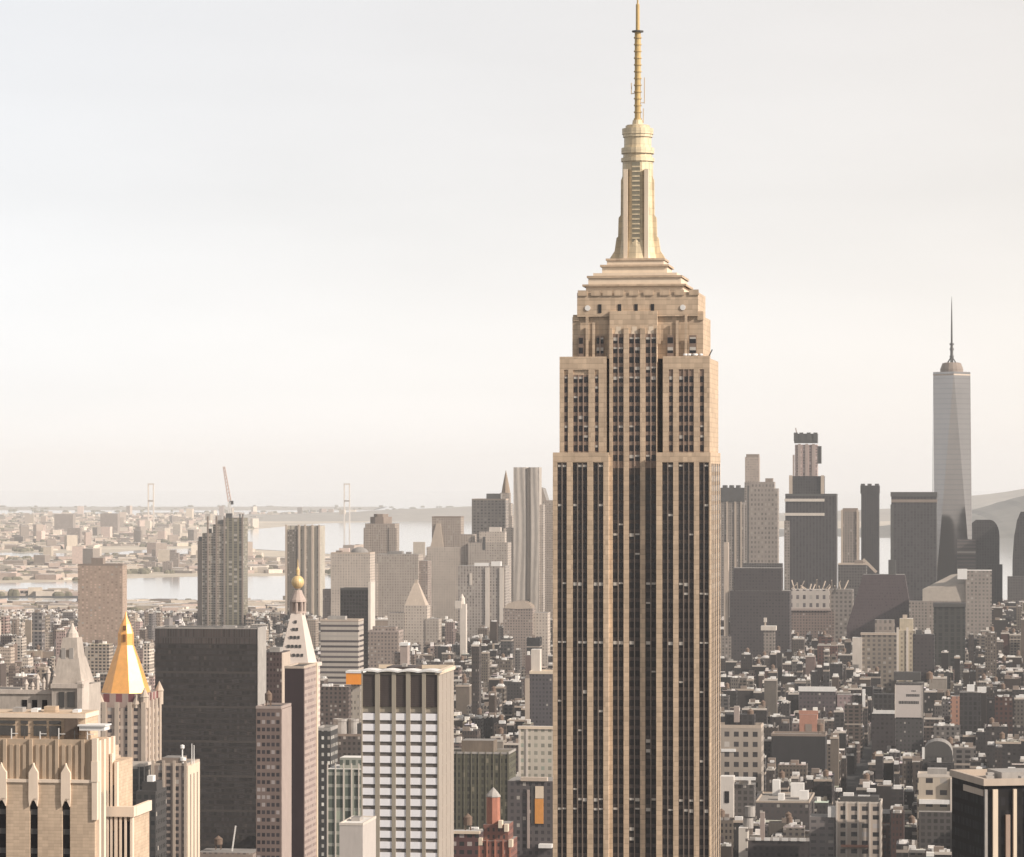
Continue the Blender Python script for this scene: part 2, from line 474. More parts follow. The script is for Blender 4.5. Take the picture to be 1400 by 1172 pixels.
    for px in (844, 866, 888.5):
        q = MB(); x = E(px)
        q.face([(x - 1.2, 3.5, Z(456)), (x + 1.2, 3.5, Z(456)), (x + .9, 3.7, Z(446)), (x, 3.9, Z(438)), (x - .9, 3.7, Z(446))])
        q.box(x - .9, x + .9, 3.55, 5.1, Z(455), Z(446)); q.build('fin', M_limetop, t)
    rnd2 = random.Random(5)
    for px, py, r in ((940, 486, .9), (948, 484, 1.2), (956, 488, .8), (935, 480, 1.0)):
        q = MB(); q.lathe(E(px), 4.6, [(r * .2, zB), (r * .2, zB + .6), (r, zB + 1.1), (r * .9, zB + 1.7), (.02, zB + 1.9)], 10)
        q.build('dish_antenna', M_white, t)
    q = MB(); q.bar((E(966), 3.4, zB), (E(972), 3.2, zB + 3.2), .35); q.build('davit', M_steel, t)
    # ---- crown terraces
    cy = 22.5
    def terr(pl, pr, py0, py1, ledge=None, m=M_limetop):
        q = MB(); hw = (E(pr) - E(pl)) / 2 * 1.015; cx = (E(pr) + E(pl)) / 2 - 2.0; hd = min(hw * .8, 17.5)
        q.box(cx - hw, cx + hw, cy - hd, cy + hd, Z(py0), Z(py1))
        q.build('terrace', m, t)
        if ledge:
            q = MB(); e = ledge
            q.box(cx - hw - e, cx + hw + e, cy - hd - e, cy + hd + e, Z(py1), Z(py1) + .8)
            q.build('ledge', M_lime, t)
    terr(806, 937, 399, 390, 1.2); terr(809, 934, 387, 378, .5); terr(815, 928, 375, 371, 0)
    terr(826, 914, 371, 362, .7); terr(832, 909, 359, 353, .4)
    # ---- mooring mast
    q = MB(); mx = E(871) - 2.1
    q.lathe(mx, cy, [(7.6, Z(353)), (7.2, Z(346)), (6.3, Z(320)), (5.95, Z(290)), (5.75, Z(214))], 16, smooth=False)
    mast = q.build('mast', M_gold, t)
    for sgn in (-1, 1):
        q = MB(); P = [(5.0, Z(353)), (10.4, Z(353)), (10.2, Z(347)), (8.6, Z(338)), (7.9, Z(320)), (7.3, Z(318)), (7.1, Z(292)), (6.3, Z(288)), (6.2, Z(240)), (5.0, Z(228))]
        pts = [(mx + sgn * x, z) for x, z in P]
        if sgn > 0: pts.reverse()
        q.face([(x, cy - 1.3, z) for x, z in reversed(pts)]); q.face([(x, cy + 1.3, z) for x, z in pts])
        for i in range(len(pts)):
            (x0, z0), (x1, z1) = pts[i], pts[(i + 1) % len(pts)]
            q.face([(x0, cy - 1.3, z0), (x1, cy - 1.3, z1), (x1, cy + 1.3, z1), (x0, cy + 1.3, z0)])
        q.build('buttress', M_gold, t)
    for sx_, w in ((-1, 1), (1, 1)):
        q = MB(); x0 = mx + sx_ * 3.9
        q.box(x0 - .75, x0 + .75, cy - 6.9, cy - 4.5, Z(353), Z(226)); q.build('mast_pier', M_limetop, t)
    q = MB(); q.box(mx - 1.5, mx + 1.5, cy - 6.35, cy - 5, Z(350), Z(216)); 
    for k in range(20): q.box(mx - 1.45, mx + 1.45, cy - 6.5, cy - 6.3, Z(349 - k * 6.6), Z(347 - k * 6.6), 1)
    q.build('mast_window_strip', [plain('mast_glazing', (.20, .175, .12), .3, .2, .3, spec=.6), M_gold], t)
    for py0, py1, r in ((214, 209, 6.3), (209, 203, 5.5), (203, 195, 6.2), (195, 180, 5.15), (180, 176, 5.6), (176, 168, 5.9), (168, 164, 4.6)):
        q = MB(); q.lathe(mx, cy, [(r, Z(py0)), (r, Z(py1))], 20, smooth=False); q.build('drum', M_gold, t)
    q = MB(); q.lathe(mx, cy, [(4.4, Z(164)), (4.2, Z(163)), (2.1, Z(162)), (1.9, Z(156))], 14); q.build('antenna_base', M_gold, t)
    q = MB(); r = 1.28
    prof = [(1.7, Z(158))]
    for k in range(13):
        py = 155 - k * 9.4
        prof += [(r * 1.16, Z(py)), (r * 1.16, Z(py - 1.6)), (r * .9, Z(py - 1.7)), (r * .9, Z(py - 9.3))]
    prof += [(r * .9, Z(33))]
    q.lathe(mx, cy, prof, 12, smooth=False)
    q.build('antenna', M_ant, t)
    q = MB(); q.lathe(mx, cy, [(2.2, Z(33.5)), (2.2, Z(31.5))], 12); q.build('antenna_platform', M_steel, t)
    q = MB(); q.lathe(mx, cy, [(.75, Z(31.5)), (.7, Z(-5)), (.35, Z(-6)), (.25, Z(-27))], 10); q.build('antenna_tip', M_ant, t)
    for px, a, c in ((880.5, 133, 97), (862.5, 120, 104), (879, 160, 140)):
        q = MB(); x = E(px) - 2.1; q.bar((x, cy - .5, Z(a)), (x, cy - .5, Z(c)), .4); q.bar((mx, cy - .5, Z(a - 1)), (x, cy - .5, Z(a - 1)), .3)
        q.build('whip_antenna', M_limetop, t)
    return t
spired_tower()

# ================================================================ office tower with white panels
def panel_tower():
    D = 1190.0; S = F / D; pc = 546.0
    E = lambda px: (px - pc) / S / math.cos(GRID)
    Z = lambda py: HC + (EY - py) / S
    t = thing('office_tower', 'beige piered office tower with rows of white panels and dark louvred top storey', 'office tower', (PX(pc, D), D, 0), GRID)
    FOOT.append((PX(pc, D) + 3, D + 16, 40)); RECTS.append((D, 494, 620, 914))
    m_pier = plain("warm_concrete", (.33, .285, .225), .85, .14, .12)
    m_lou = plain("brown_louvre", (.075, .058, .052), .6, .2, .2)
    W = E(598.5); dep = 34.0; top = Z(921)
    q = MB(); q.box(E(494.5), W, .9, dep, 0, top); body = q.build('body', m_pier, t)
    # the plain sunny wall, scored with floor joints
    q = MB(); FLP = 14.6 / S
    q.box(W, W + .35, .2, dep - .5, 0, top - .3)
    for k in range(60):
        z = top - 3 - k * FLP
        if z > 2: q.box(W + .3, W + .42, .2, dep - .5, z, z + .5)
    for yy in (8.5, 17, 25.5): q.box(W + .3, W + .45, yy, yy + .35, 0, top - .3)
    q.build('side_wall', plain("side_wall_concrete", (.34, .29, .245), .85, .12, .2), t)
    cols = ((495.3, 512.5), (519, 535.5), (541, 555), (561, 577), (582, 598))
    piers = ((493.6, 495.3), (512.5, 519), (535.5, 541), (555, 561), (577, 582), (598, 600))
    for a, c in piers:
        q = MB(); q.box(E(a), E(c), 0, 1.0, 0, top + .6); q.build('pier', m_pier, t)
    m_white = plain("white_panel", (.82, .79, .79), .45, .06, .3)
    m_gl = plain('bronze_glass', (.14, .12, .105), .3, .25, .3, spec=.4)
    meshes = {}
    for a, c in cols:
        q = MB(); q.box(E(a), E(c), .55, .95, 0, Z(974)); q.build('window', m_gl, t)
        q = MB(); q.box(E(a), E(c), .45, .95, Z(966.5), top - .4)
        for k in range(14): q.box(E(a), E(c), .35, .47, Z(966 - k * 3.1), Z(966 - k * 3.1) + .25)
        q.build('louvre', m_lou, t)
        w = round(E(c) - E(a), 2)
        key = w
        if key not in meshes:
            p = MB(); p.box(-w / 2, w / 2, 0, .35, 0, 2.35, bottom=True); meshes[key] = p.mesh('panel', m_white)
            p = MB(); p.box(-.09, .09, 0, .12, 0, 2.35); meshes[('m', key)] = p.mesh('panel_joint', M_equip)
        for k in range(19):
            o = bpy.data.objects.new('panel', meshes[key]); COL.objects.link(o); o.parent = t
            o.location = ((E(a) + E(c)) / 2, .22, Z(985 + 14.62 * k))
    # scalloped white canopy along the roof edge
    q = MB(); n = 72; 
    for i in range(n):
        u0, u1 = i / n, (i + 1) / n
        x0, x1 = E(493) + (W + 1.5 - E(493)) * u0, E(493) + (W + 1.5 - E(493)) * u1
        zf = lambda u: top + .9 + 0.5 * abs(math.sin(math.pi * 4 * u + .5))
        q.face([(x0, -.5, zf(u0) - .6), (x1, -.5, zf(u1) - .6), (x1, -.5, zf(u1)), (x0, -.5, zf(u0))])
        q.face([(x0, -.5, zf(u0)), (x1, -.5, zf(u1)), (x1, 9, zf(u1)), (x0, 9, zf(u0))])
        q.face([(x1, -.5, zf(u1) - .6), (x0, -.5, zf(u0) - .6), (x0, 9, zf(u0) - .6), (x1, 9, zf(u1) - .6)])
    q.build('canopy', M_white, t)
    q = MB(); q.box(W - 1, W + .9, .0, dep, top - .3, top + 1.0); q.box(E(494), W, dep - .8, dep, top, top + 1.2)
    q.build('parapet', M_limetop, t)
    q = MB(); q.box(E(520), E(560), 12, 26, top, top + 1.6); q.build('penthouse', m_lou, t)
    q = MB(); q.box(E(540), E(546), 14, 17, top, top + 2.6); q.build('vent_stack', M_equip, t)
panel_tower()

# ================================================================ tan tower with dark window slots
def slot_tower():
    D = 635.0; S = F / D; pc = 50.0
    E = lambda px: (px - pc) / S / math.cos(GRID)
    Z = lambda py: HC + (EY - py) / S
    t = thing('art_deco_tower', 'sunlit tan tower with tall dark window slots and fluted top', 'tower', (PX(pc, D), D, 0), GRID)
    FOOT.append((PX(pc, D), D + 15, 50)); RECTS.append((D, -60, 190, 1010))
    m_b = plain("buff_brick", (.51, .385, .275), .9, .2, .2, block=(1.1, .6, .09, .15))
    m_f = plain("fluted_brick", (.44, .335, .24), .9, .16, .3)
    m_t = plain("cream_terracotta", (.72, .585, .46), .8, .10, .2)
    X0, X1 = E(-70), E(131); dep = 32.0; top = Z(1011); zl = Z(1068)
    q = MB(); q.box(X0, X1, .8, 13.0, 0, top - .4); q.build('body', m_b, t)
    slots = ((-55, -42), (-5, 7.5), (40.5, 51.6), (85.6, 96.7))
    edges = [-70] + [v for sl in slots for v in sl] + [131]
    zs = Z(1092)
    for a, c in zip(edges[0::2], edges[1::2]):          # brick bays between the slots
        q = MB(); q.box(E(a), E(c), 0, .85, 0, zl - .25); q.build('bay', m_b, t)
        q = MB(); q.box(E(a), E(c), -.25, .85, zl - .25, zl + .35); q.build('string_course', m_t, t)
    for a, c in slots:
        x = (E(a) + E(c)) / 2; w = (E(c) - E(a)) / 2
        q = MB(); q.box(E(a), E(c), .45, .9, 0, zs - .5)
        for k in range(40): q.box(E(a), E(c), .38, .47, zs - 3 - 3.6 * k, zs - 2 - 3.6 * k, 1)
        q.build('window', [M_darkglass, M_steel], t)
        q = MB()      # pointed terracotta head with a gable
        P = [(x - w, zs - 1.4), (x - w * .45, zs - .5), (x, zs + .1), (x + w * .45, zs - .5), (x + w, zs - 1.4), (x + w + .15, zs), (x + w + .1, Z(1056)), (x + w * .35, Z(1049)), (x, Z(1043)), (x - w * .35, Z(1049)), (x - w - .1, Z(1056)), (x - w - .15, zs)]
        for y0, y1 in ((-.42, .5),):
            for tri in ((0, 1, 11), (1, 2, 5), (1, 5, 11), (2, 3, 5), (3, 4, 5), (5, 6, 11), (6, 10, 11), (6, 7, 10), (7, 9, 10), (7, 8, 9)):
                q.face([(P[i][0], y0, P[i][1]) for i in tri])
            for i in range(len(P)):
                j = (i + 1) % len(P)
                q.face([(P[i][0], y0, P[i][1]), (P[i][0], y1, P[i][1]), (P[j][0], y1, P[j][1]), (P[j][0], y0, P[j][1])])
        q.build('gable', m_t, t)
    q = MB(); q.box(X0, X1, .55, .85, zl + .35, top); 
    x = X0
    k = 0
    while x < X1 - .3:
        q.box(x, x + .62, .12 if k % 4 == 0 else .3, .56, zl + .35, top - (0 if k % 4 == 0 else 1.0)); x += 1.24; k += 1
    q.build('fluting', m_f, t)
    # corner and sunny side: stepped set-backs with pale piers
    q = MB(); q.box(X1 - .5, X1 + .5, -.3, .9, Z(1120), top + .3); q.box(X1 - .6, X1 + .6, -.4, .9, zl, Z(1040)); q.build('corner_pier', m_t, t)
    q = MB()
    for y0, y1 in ((1.2, 2.6), (4.6, 6.0), (8.0, 9.4), (11.4, 12.8)): q.box(X1, X1 + .55, y0, y1, 0, top - .2)
    q.build('side_pier', m_t, t)
    for y0, y1 in ((2.7, 4.5), (6.1, 7.9), (9.5, 11.3)):
        q = MB(); q.box(X1 - .2, X1 + .12, y0, y1, 0, Z(1085)); q.build('side_window', M_darkglass, t)
    q = MB(); q.box(X0, X1 - 1.2, 13, 22, 0, Z(1030)); q.box(E(-20), E(110), 22, 30, 0, Z(1050)); q.build('rear_block', m_b, t)
    # lower wing stepping out on the sunny side
    w0, w1 = X1 + .05, E(168)
    q = MB(); q.box(w0, w1, 9.0, 21, 0, Z(1120)); q.build('wing', m_b, t)
    q = MB(); q.box(w0, E(146), 8.5, 20, Z(1120), Z(1046)); q.build('wing_setback', m_b, t)
    for k, (a, c, zt) in enumerate(((131.5, 134, 1040), (137, 140, 1034), (143, 147, 1046), (150, 153, 1110), (157, 160, 1110), (165, 168.5, 1108))):
        q = MB(); q.box(E(a), E(c), 7.9, 9.1, 0, Z(zt)); q.build('wing_pier', m_t, t)
    q = MB(); q.box(w0, w1 + .4, 7.6, 9.2, Z(1121), Z(1107)); q.box(w1 - .2, w1 + .5, 9.2, 21, Z(1121), Z(1107)); q.build('wing_cornice', m_t, t)
    for a, c, z0, z1 in ((140.2, 142.8, 1112, 1078), (134.2, 136.8, 1090, 1060), (153.3, 156.8, 1200, 1128), (160.3, 164.8, 1200, 1128), (134.2, 142.8, 1200, 1142)):
        q = MB(); q.box(E(a), E(c), 8.2, 8.7, Z(z0), Z(z1)); q.build('wing_window', M_darkglass, t)
    # rooftop: louvred plant room, cooling tower, tank house, pale awning
    zt = top - .4
    q = MB(); q.box(X0, E(112), 3, 12, zt, Z(976)); q.build('plant_room', m_b, t)
    for a, c in ((-52, -20), (-10, 14), (22, 32), (40, 58), (62, 78)):
        q = MB(); q.box(E(a), E(c), 2.75, 3.05, Z(1008), Z(994)); q.box(E(a), E(c), 2.7, 3.05, Z(991.5), Z(987)); q.build('louvre', M_steel, t)
    q = MB(); q.box(X0 - .2, E(113), 2.6, 12.3, Z(983), Z(977)); q.build('plant_cornice', m_t, t)
    for i, px in enumerate((-30, -8, 12, 30, 52, 66, 78, 100, 118)):
        q = MB(); q.bar((E(px), 1.4, zt), (E(px), 1.4, Z(1002 - (i * 7) % 9)), .16); q.bar((E(px), 1.4, Z(1004)), (E(px + 9), 1.4, Z(1004)), .12); q.build('roof_rail', M_steel if i % 2 else M_white, t)
    for px, py, w, m in ((8, 970, 14, M_equip), (34, 971, 9, M_white), (52, 968, 16, M_lime), (92, 972, 8, M_white)):
        q = MB(); q.box(E(px), E(px + w), 4, 6.5, Z(977), Z(py)); q.build('roof_unit', m, t)
    q = MB(); q.box(E(84), E(103), 2.2, 4.5, zt, Z(984)); q.build('duct', plain('rusty_duct', (.12, .09, .07), .7, .3, .4), t)
    q = MB(); q.box(E(107), E(142), 1.2, 5, Z(999), Z(993)); q.box(E(105), E(144), .9, 5.3, Z(993), Z(991)); q.build('awning', M_white, t)
slot_tower()

def cupola_tower():
    D = 735.0; S = F / D; pc = 66.0
    E = lambda px: (px - pc) / S / math.cos(GRID)
    Z = lambda py: HC + (EY - py) / S
    t = thing('cupola_tower', 'pale ornate stone tower with stepped gables and small cupola, behind the tan slotted tower', 'tower', (PX(pc, D), D, 0), GRID)
    FOOT.append((PX(pc, D), D + 10, 25)); RECTS.append((D, 0, 112, 925))
    m_s = plain('pale_stucco', (.40, .345, .295), .9, .3, .4)
    m_t = plain('pale_terracotta', (.50, .43, .37), .85, .25, .5)
    q = MB(); q.box(E(-40), E(70), 2, 16, 0, Z(946)); q.box(E(70), E(112), .5, 16, 0, Z(938)); q.build('body', m_s, t)
    q = MB(); q.box(E(-41), E(71), 1.7, 2.6, Z(950), Z(944)); q.box(E(69), E(113), .1, 1.2, Z(941), Z(935)); q.build('cornice', m_t, t)
    q = MB(); q.box(E(106), E(113), .1, 6, 0, Z(932)); q.build('corner_pier', m_t, t)
    for a, c in ((80, 88), (92, 102)):
        q = MB(); q.box(E(a), E(c), .3, .8, Z(967), Z(946)); q.build('louvre', M_steel, t)
    p = [(E(68), 1.5), (E(110), 1.5), (E(110), 12), (E(68), 12)]
    q = MB(); q.frustum(p, Z(936), [(E(74), 3), (E(103), 3), (E(103), 9), (E(74), 9)], Z(900))
    q.frustum([(E(75), 3.2), (E(102), 3.2), (E(102), 8.8), (E(75), 8.8)], Z(900), [(E(79), 4), (E(99), 4), (E(99), 8), (E(79), 8)], Z(873)); q.build('steep_roof', m_s, t)
    q = MB(); q.lathe(E(89), 6, [(1.5, Z(873)), (1.3, Z(867)), (.7, Z(862)), (.15, Z(853))], 10); q.build('cupola', m_t, t)
    for a, c in ((79, 85), (90, 96)):
        q = MB(); q.box(E(a), E(c), 2.9, 3.3, Z(902), Z(887)); q.build('dormer', M_equip, t)
    for px, py in ((24, 940), (31, 930), (40, 932), (47, 922), (56, 926), (62, 914), (71, 918), (108, 925)):
        q = MB(); x = E(px); q.lathe(x, 2.4, [(.45, Z(948)), (.45, Z(py + 8)), (.6, Z(py + 7)), (.05, Z(py))], 8); q.build('finial', m_t, t)
    for px in (26, 40, 54):
        q = MB(); q.box(E(px), E(px + 7), 1.9, 2.1, Z(972), Z(958)); q.build('window', M_darkglass, t)
cupola_tower()
# ================================================================ the named buildings of the middle distance and the skyline
class B:
    """one building: an Empty at its base; parts placed by where they show in the photograph at the building's true distance"""
    def __init__(self, name, label, cat, D, pl, pr, rz=GRID, group=None, foot=None):
        self.D = D; self.S = F / D; self.pc = (pl + pr) / 2; self.rz = rz
        self.t = thing(name, label, cat, (PX(self.pc, D), D, 0), rz, group)
        r = foot or max((pr - pl) / self.S * .5, 14)
        FOOT.append((PX(self.pc, D), D + r * .5, r)); RECTS.append((D, pl, pr, None))
        self.ri = len(RECTS) - 1; self.ytop = 9999
        self.rnd = random.Random(int(D) + int(pl))
    def E(self, px): return (px - self.pc) / self.S / math.cos(self.rz)
    def Z(self, py): return HC + (EY - py) / self.S
    def see(self, py):
        if py < self.ytop:
            self.ytop = py; r = RECTS[self.ri]; RECTS[self.ri] = (r[0], r[1], r[2], py)
    def box(self, name, pl, pr, yt, yb, y0, y1, mats, z0=None, col=(1, 1, 1), uo=None):
        """walls with material 0 and roof with material 1"""
        q = MB(); self.see(yt)
        m = mats if isinstance(mats, (list, tuple)) else [mats, M_roofgrey]
        q.box(self.E(pl), self.E(pr), y0, y1, (self.Z(yb) if yb is not None else 0) if z0 is None else z0, self.Z(yt), 0, 1 if len(m) > 1 else None, col=col, uo=uo if uo is not None else self.rnd.uniform(0, 50))
        return q.build(name, m, self.t)
    def parapet(self, pl, pr, yt, y0, y1, mat, h=1.2, w=.7):
        q = MB(); a, c, z = self.E(pl), self.E(pr), self.Z(yt)
        e = .12
        q.box(a - e, c + e, y0 - e, y0 + w, z - .4, z + h); q.box(a - e, c + e, y1 - w, y1 + e, z - .4, z + h)
        q.box(a - e, a + w, y0 + w, y1 - w, z - .4, z + h); q.box(c - w, c + e, y0 + w, y1 - w, z - .4, z + h)
        return q.build('parapet', mat, self.t)
    def bars(self, name, xs, wpx, y0, y1, yt, yb, mat):
        for x in xs:
            q = MB(); q.box(self.E(x), self.E(x + wpx), y0, y1, self.Z(yb) if yb is not None else 0, self.Z(yt)); q.build(name, mat, self.t)
    def tank(self, px, y, yb, r=2.4, h=4.5):
        q = MB(); x, z = self.E(px), self.Z(yb)
        for a, c in ((-1, -1), (1, -1), (1, 1), (-1, 1)): q.bar((x + a * r * .6, y + c * r * .6, z), (x + a * r * .6, y + c * r * .6, z + 3), .35)
        q.lathe(x, y, [(r, z + 3), (r * 1.02, z + 3 + h), (r * 1.1, z + 3 + h), (.1, z + 5 + h)], 12, smooth=False)
        return q.build('water_tank', M_wood, self.t)
M_roofgrey = plain("roof_gravel", (.24, .22, .20), .95, .3, .06, streak=False)
M_rooflight = plain("roof_white_coating", (.66, .62, .57), .9, .25, .06, streak=False)
M_roofdark = plain("roof_tar", (.06, .055, .052), .9, .35, .06, streak=False)
M_lime2 = plain("brown_stone", (.24, .19, .155), .85, .2, .1)
M_lime3 = plain("beige_stone", (.46, .375, .30), .85, .16, .1)
M_lime4 = plain("cream_stone", (.58, .51, .44), .85, .14, .1)
M_pink = plain("pink_stone", (.35, .28, .245), .85, .16, .15)

def skyline():
    # ---------- beyond the golden pyramid
    m = facade("taupe_slab_wall", (.36, .265, .20), (.25, .18, .14), 5.4, 3.2, .45, .6, .02)
    k = B('apartment_slab', 'broad plain taupe apartment slab with small roof hut, alone before the far river', 'apartment block', 4300, 106, 168)
    k.box('shaft', 106, 168, 773, None, 0, 22, m); k.box('penthouse', 123.5, 139.5, 763, 773, 4, 16, [M_lime2, M_roofgrey]); k.parapet(106, 168, 773, 0, 22, M_lime2, 1.5)

    k = B('glass_tower', 'greenish glass tower under construction with a crane on top, beside the far river', 'tower', 5900, 269, 333)
    mg = facade("unfinished_glass", (.22, .19, .13), (.06, .055, .045), 9, 4.2, .62, .8, .12, grough=.2)
    mg2 = facade("bare_concrete_floors", (.30, .25, .19), (.07, .06, .05), 5, 4.2, .8, .6, .2)
    k.box('shaft', 276, 291, 729, None, 0, 34, [mg2, M_roofgrey]); k.box('shaft', 291, 306, 717, None, -.5, 34, [mg2, M_roofgrey]); k.box('shaft', 306, 333, 708, None, -1, 36, [mg, M_roofgrey]); k.box('hoist_bay', 269, 276.5, 740, None, 4, 30, [M_lime2, M_roofgrey])
    k.bars('column', (306, 331, 283, 295), 2.2, -2.5, 0, 706, None, M_lime2)
    k.box('core', 296, 306, 711, 717, 6, 24, [M_roofgrey, M_roofgrey]); k.box('formwork', 283, 288, 723, 729, 2, 8, [M_steel, M_steel]); k.box('formwork', 270, 276, 734, 740, 5, 12, [M_steel, M_steel])
    k.box('formwork', 308, 316, 702, 708, 5, 12, [M_steel, M_steel]); k.bars('column', (327, 331), 1.6, 2, 4, 703, 708, M_steel)
    c = B('tower_crane', 'slim pale luffing crane raised above the unfinished greenish glass tower', 'crane', 5905, 300, 316, foot=1)
    zb = c.Z(707); q = MB()
    for dx in (-1.6, 1.6):
        for dy in (-1.6, 1.6): q.bar((c.E(312) + dx, 12 + dy, zb), (c.E(312) + dx, 12 + dy, c.Z(686)), .8)
    for i in range(6): q.bar((c.E(312) - 1.6, 10.4, zb + i * 4), (c.E(312) + 1.6, 10.4, zb + i * 4 + 4), .6)
    q.build('mast', M_white, c.t)
    q = MB(); a, e = Vector((c.E(312), 12, c.Z(686))), Vector((c.E(304), 12, c.Z(638)))
    for dx in (-2.6, 2.6): q.bar(a + Vector((dx, 0, 0)), e + Vector((dx * .5, 0, 0)), 1.7)
    for i in range(10):
        p0, p1 = a.lerp(e, i / 10), a.lerp(e, (i + 1) / 10); q.bar(p0 + Vector((-2, 0, 0)), p1 + Vector((2, 0, 0)), 1.1)
    q.build('jib', plain('crane_paint', (.62, .48, .42), .6, .1, .3), c.t)
    q = MB(); q.box(c.E(312), c.E(317), 10.5, 13.5, c.Z(690), c.Z(685)); q.build('counterweight', M_steel, c.t)
    q = MB(); q.box(c.E(309.5), c.E(312), 9.5, 12, c.Z(693), c.Z(688)); q.build('cab', M_white, c.t); c.see(638)

    k = B('striped_tower', 'slender tower with dark flank and pale vertical ribs, behind the gold capped clock tower', 'tower', 5600, 390, 438)
    k.box('shaft', 390, 438, 719, None, 0, 40, [facade("ribbed_pale_wall", (.46, .41, .33), (.14, .12, .10), 9, 4, .28, .9, .05), M_roofgrey])
    k.box('dark_flank', 393, 407, 724, None, -1.2, 0.5, [facade("dark_flank_wall", (.15, .125, .10), (.06, .05, .04), 4, 4, .5, .5), M_roofgrey])
    k.bars('rib', (390, 407.5, 416, 426, 435.5), 2.4, -2.4, 0, 717.5, None, M_lime3)

    st = facade("old_stone_wall", (.33, .27, .22), (.11, .09, .08), 3.6, 3.8, .45, .55, .06)
    st2 = facade("grey_stone_wall", (.36, .305, .255), (.13, .11, .10), 3.8, 3.9, .42, .5, .06)
    st3 = facade("pale_stone_wall", (.46, .39, .325), (.18, .15, .13), 3.8, 3.9, .42, .5, .06)
    br = facade("taupe_brick_wall", (.27, .215, .18), (.09, .075, .07), 3.3, 3.4, .5, .5, .1)
    k = B('octagonal_tower', 'stepped dark stone tower with chamfered octagonal top among the pale mid towers', 'tower', 5400, 497, 542)
    k.box('shaft', 499, 540, 716, None, 0, 40, [st, M_roofgrey]); q = MB()
    cx, r = k.E(518), (k.E(533) - k.E(505)) / 2
    for a, y0, y1 in ((1.08, 716, 707), (.72, 707, 703)): q.lathe(cx, 20, [(r * a, k.Z(y0)), (r * a, k.Z(y1))], 8, smooth=False, ph=.39)
    q.build('octagon_top', M_lime2, k.t); k.box('shoulder', 497, 505, 722, None, -1, 20, [st, M_roofgrey]); k.box('shoulder', 532, 542.5, 722, None, -1, 20, [st, M_roofgrey]); k.see(703)

    k = B('office_block', 'broad pale grey office block with low dome, above the black hollow tower', 'office block', 4900, 452, 506)
    k.box('shaft', 452, 506, 757, None, 0, 40, [st3, M_roofgrey]); k.parapet(452, 506, 757, 0, 40, M_lime3, 1.6); k.box('wing', 440, 454, 806, None, 4, 30, [br, M_roofgrey])
    q = MB(); q.lathe(k.E(488), 22, [(13 * math.cos(a), k.Z(757) + 9 * math.sin(a)) for a in np.linspace(0, 1.5, 8)], 16); q.build('dome', M_roofgrey, k.t)
    k.box('penthouse', 458, 466, 753, 757, 6, 16, [M_lime2, M_roofgrey])
    k = B('office_block', 'wide flat-topped taupe office block below the octagonal tower', 'office block', 5050, 510, 586)
    k.box('shaft', 514, 572, 758, None, 0, 45, [st2, M_roofgrey]); k.box('wing', 506, 516, 770, None, -2, 30, [st3, M_roofgrey]); k.box('wing', 571, 584, 767, None, 6, 40, [br, M_roofgrey]); k.box('bulkhead', 530, 548, 754, 758, 10, 26, [M_roofgrey, M_roofgrey]); k.box('bulkhead', 553, 560, 755, 758, 12, 24, [M_roofgrey, M_roofgrey])
    k = B('pyramid_roof_building', 'stone building under a pale steep hipped roof amid the grey mid towers', 'building', 4500, 530, 600)
    k.box('shaft', 552, 584, 828, None, 0, 26, [st3, M_roofgrey]); k.box('wing', 530, 554, 838, None, -1, 24, [st2, M_roofgrey]); k.box('wing', 582, 600, 846, None, -1, 24, [st2, M_roofgrey])
    q = MB(); q.frustum([(k.E(553), 0), (k.E(582), 0), (k.E(582), 26), (k.E(553), 26)], k.Z(828), [(k.E(564), 10), (k.E(570), 10), (k.E(570), 16), (k.E(564), 16)], k.Z(798)); q.box(k.E(565), k.E(569), 11, 15, k.Z(798), k.Z(793)); q.build('hipped_roof', M_lime3, k.t); k.see(793)
    k = B('split_top_tower', 'broad stone tower with a darker split upper block, between octagonal and wavy towers', 'tower', 5300, 583, 632)
    k.box('shaft', 583, 632, 748, None, 0, 45, [st3, M_roofgrey]); k.box('upper_block', 590, 629.5, 708, 748, 3, 36, [st, M_roofgrey]); q = MB(); z0, z1 = k.Z(748), k.Z(716)
    q.frustum([(k.E(588), 1), (k.E(606), 1), (k.E(606), 4), (k.E(588), 4)], z0, [(k.E(596), 1.5), (k.E(602), 1.5), (k.E(602), 4), (k.E(596), 4)], z1); q.build('gabled_front', M_lime3, k.t)
    k.box('wing', 626, 638, 752, None, 8, 40, [st2, M_roofgrey]); k.parapet(590, 629.5, 708, 3, 36, M_lime2, 2)
    k = B('ribbed_block', 'grey block with two white corner ribs and white roof huts, before the wavy tower', 'office block', 4700, 626, 691)
    k.box('shaft', 626, 691, 774, None, 0, 40, [facade("ribbed_grey_wall", (.33, .285, .245), (.13, .11, .10), 4, 4, .5, .7, .05), M_roofgrey]); k.bars('rib', (663.5, 683), 5.5, -1.5, 0, 776, 870, M_lime4)
    k.box('roof_hut', 648, 668, 770, 774, 3, 12, [M_white, M_rooflight]); k.box('roof_hut', 671, 684, 768, 774, 3, 14, [M_white, M_rooflight]); k.bars('rib', (642,), 3, -1, 0, 784, 800, M_lime4)
    k = B('stepped_block', 'dull stepped stone block with notched top, beneath the gridded tower', 'building', 5200, 628, 700)
    k.box('shaft', 640, 694, 742, None, 0, 40, [st2, M_roofgrey]); k.box('wing', 628, 646, 731, None, 8, 40, [st, M_roofgrey]); k.box('setback', 655, 690, 727, 742, 2, 20, [st3, M_roofgrey]); k.box('roof_hut', 668, 684, 721, 727, 4, 14, [M_lime4, M_rooflight])
    k.bars('notch', (660,), 3.5, -.4, .3, 734, 752, M_steel)
    k = B('gridded_tower', 'square gridded grey tower with roof cap, beside the pointed spire', 'tower', 5650, 645, 690)
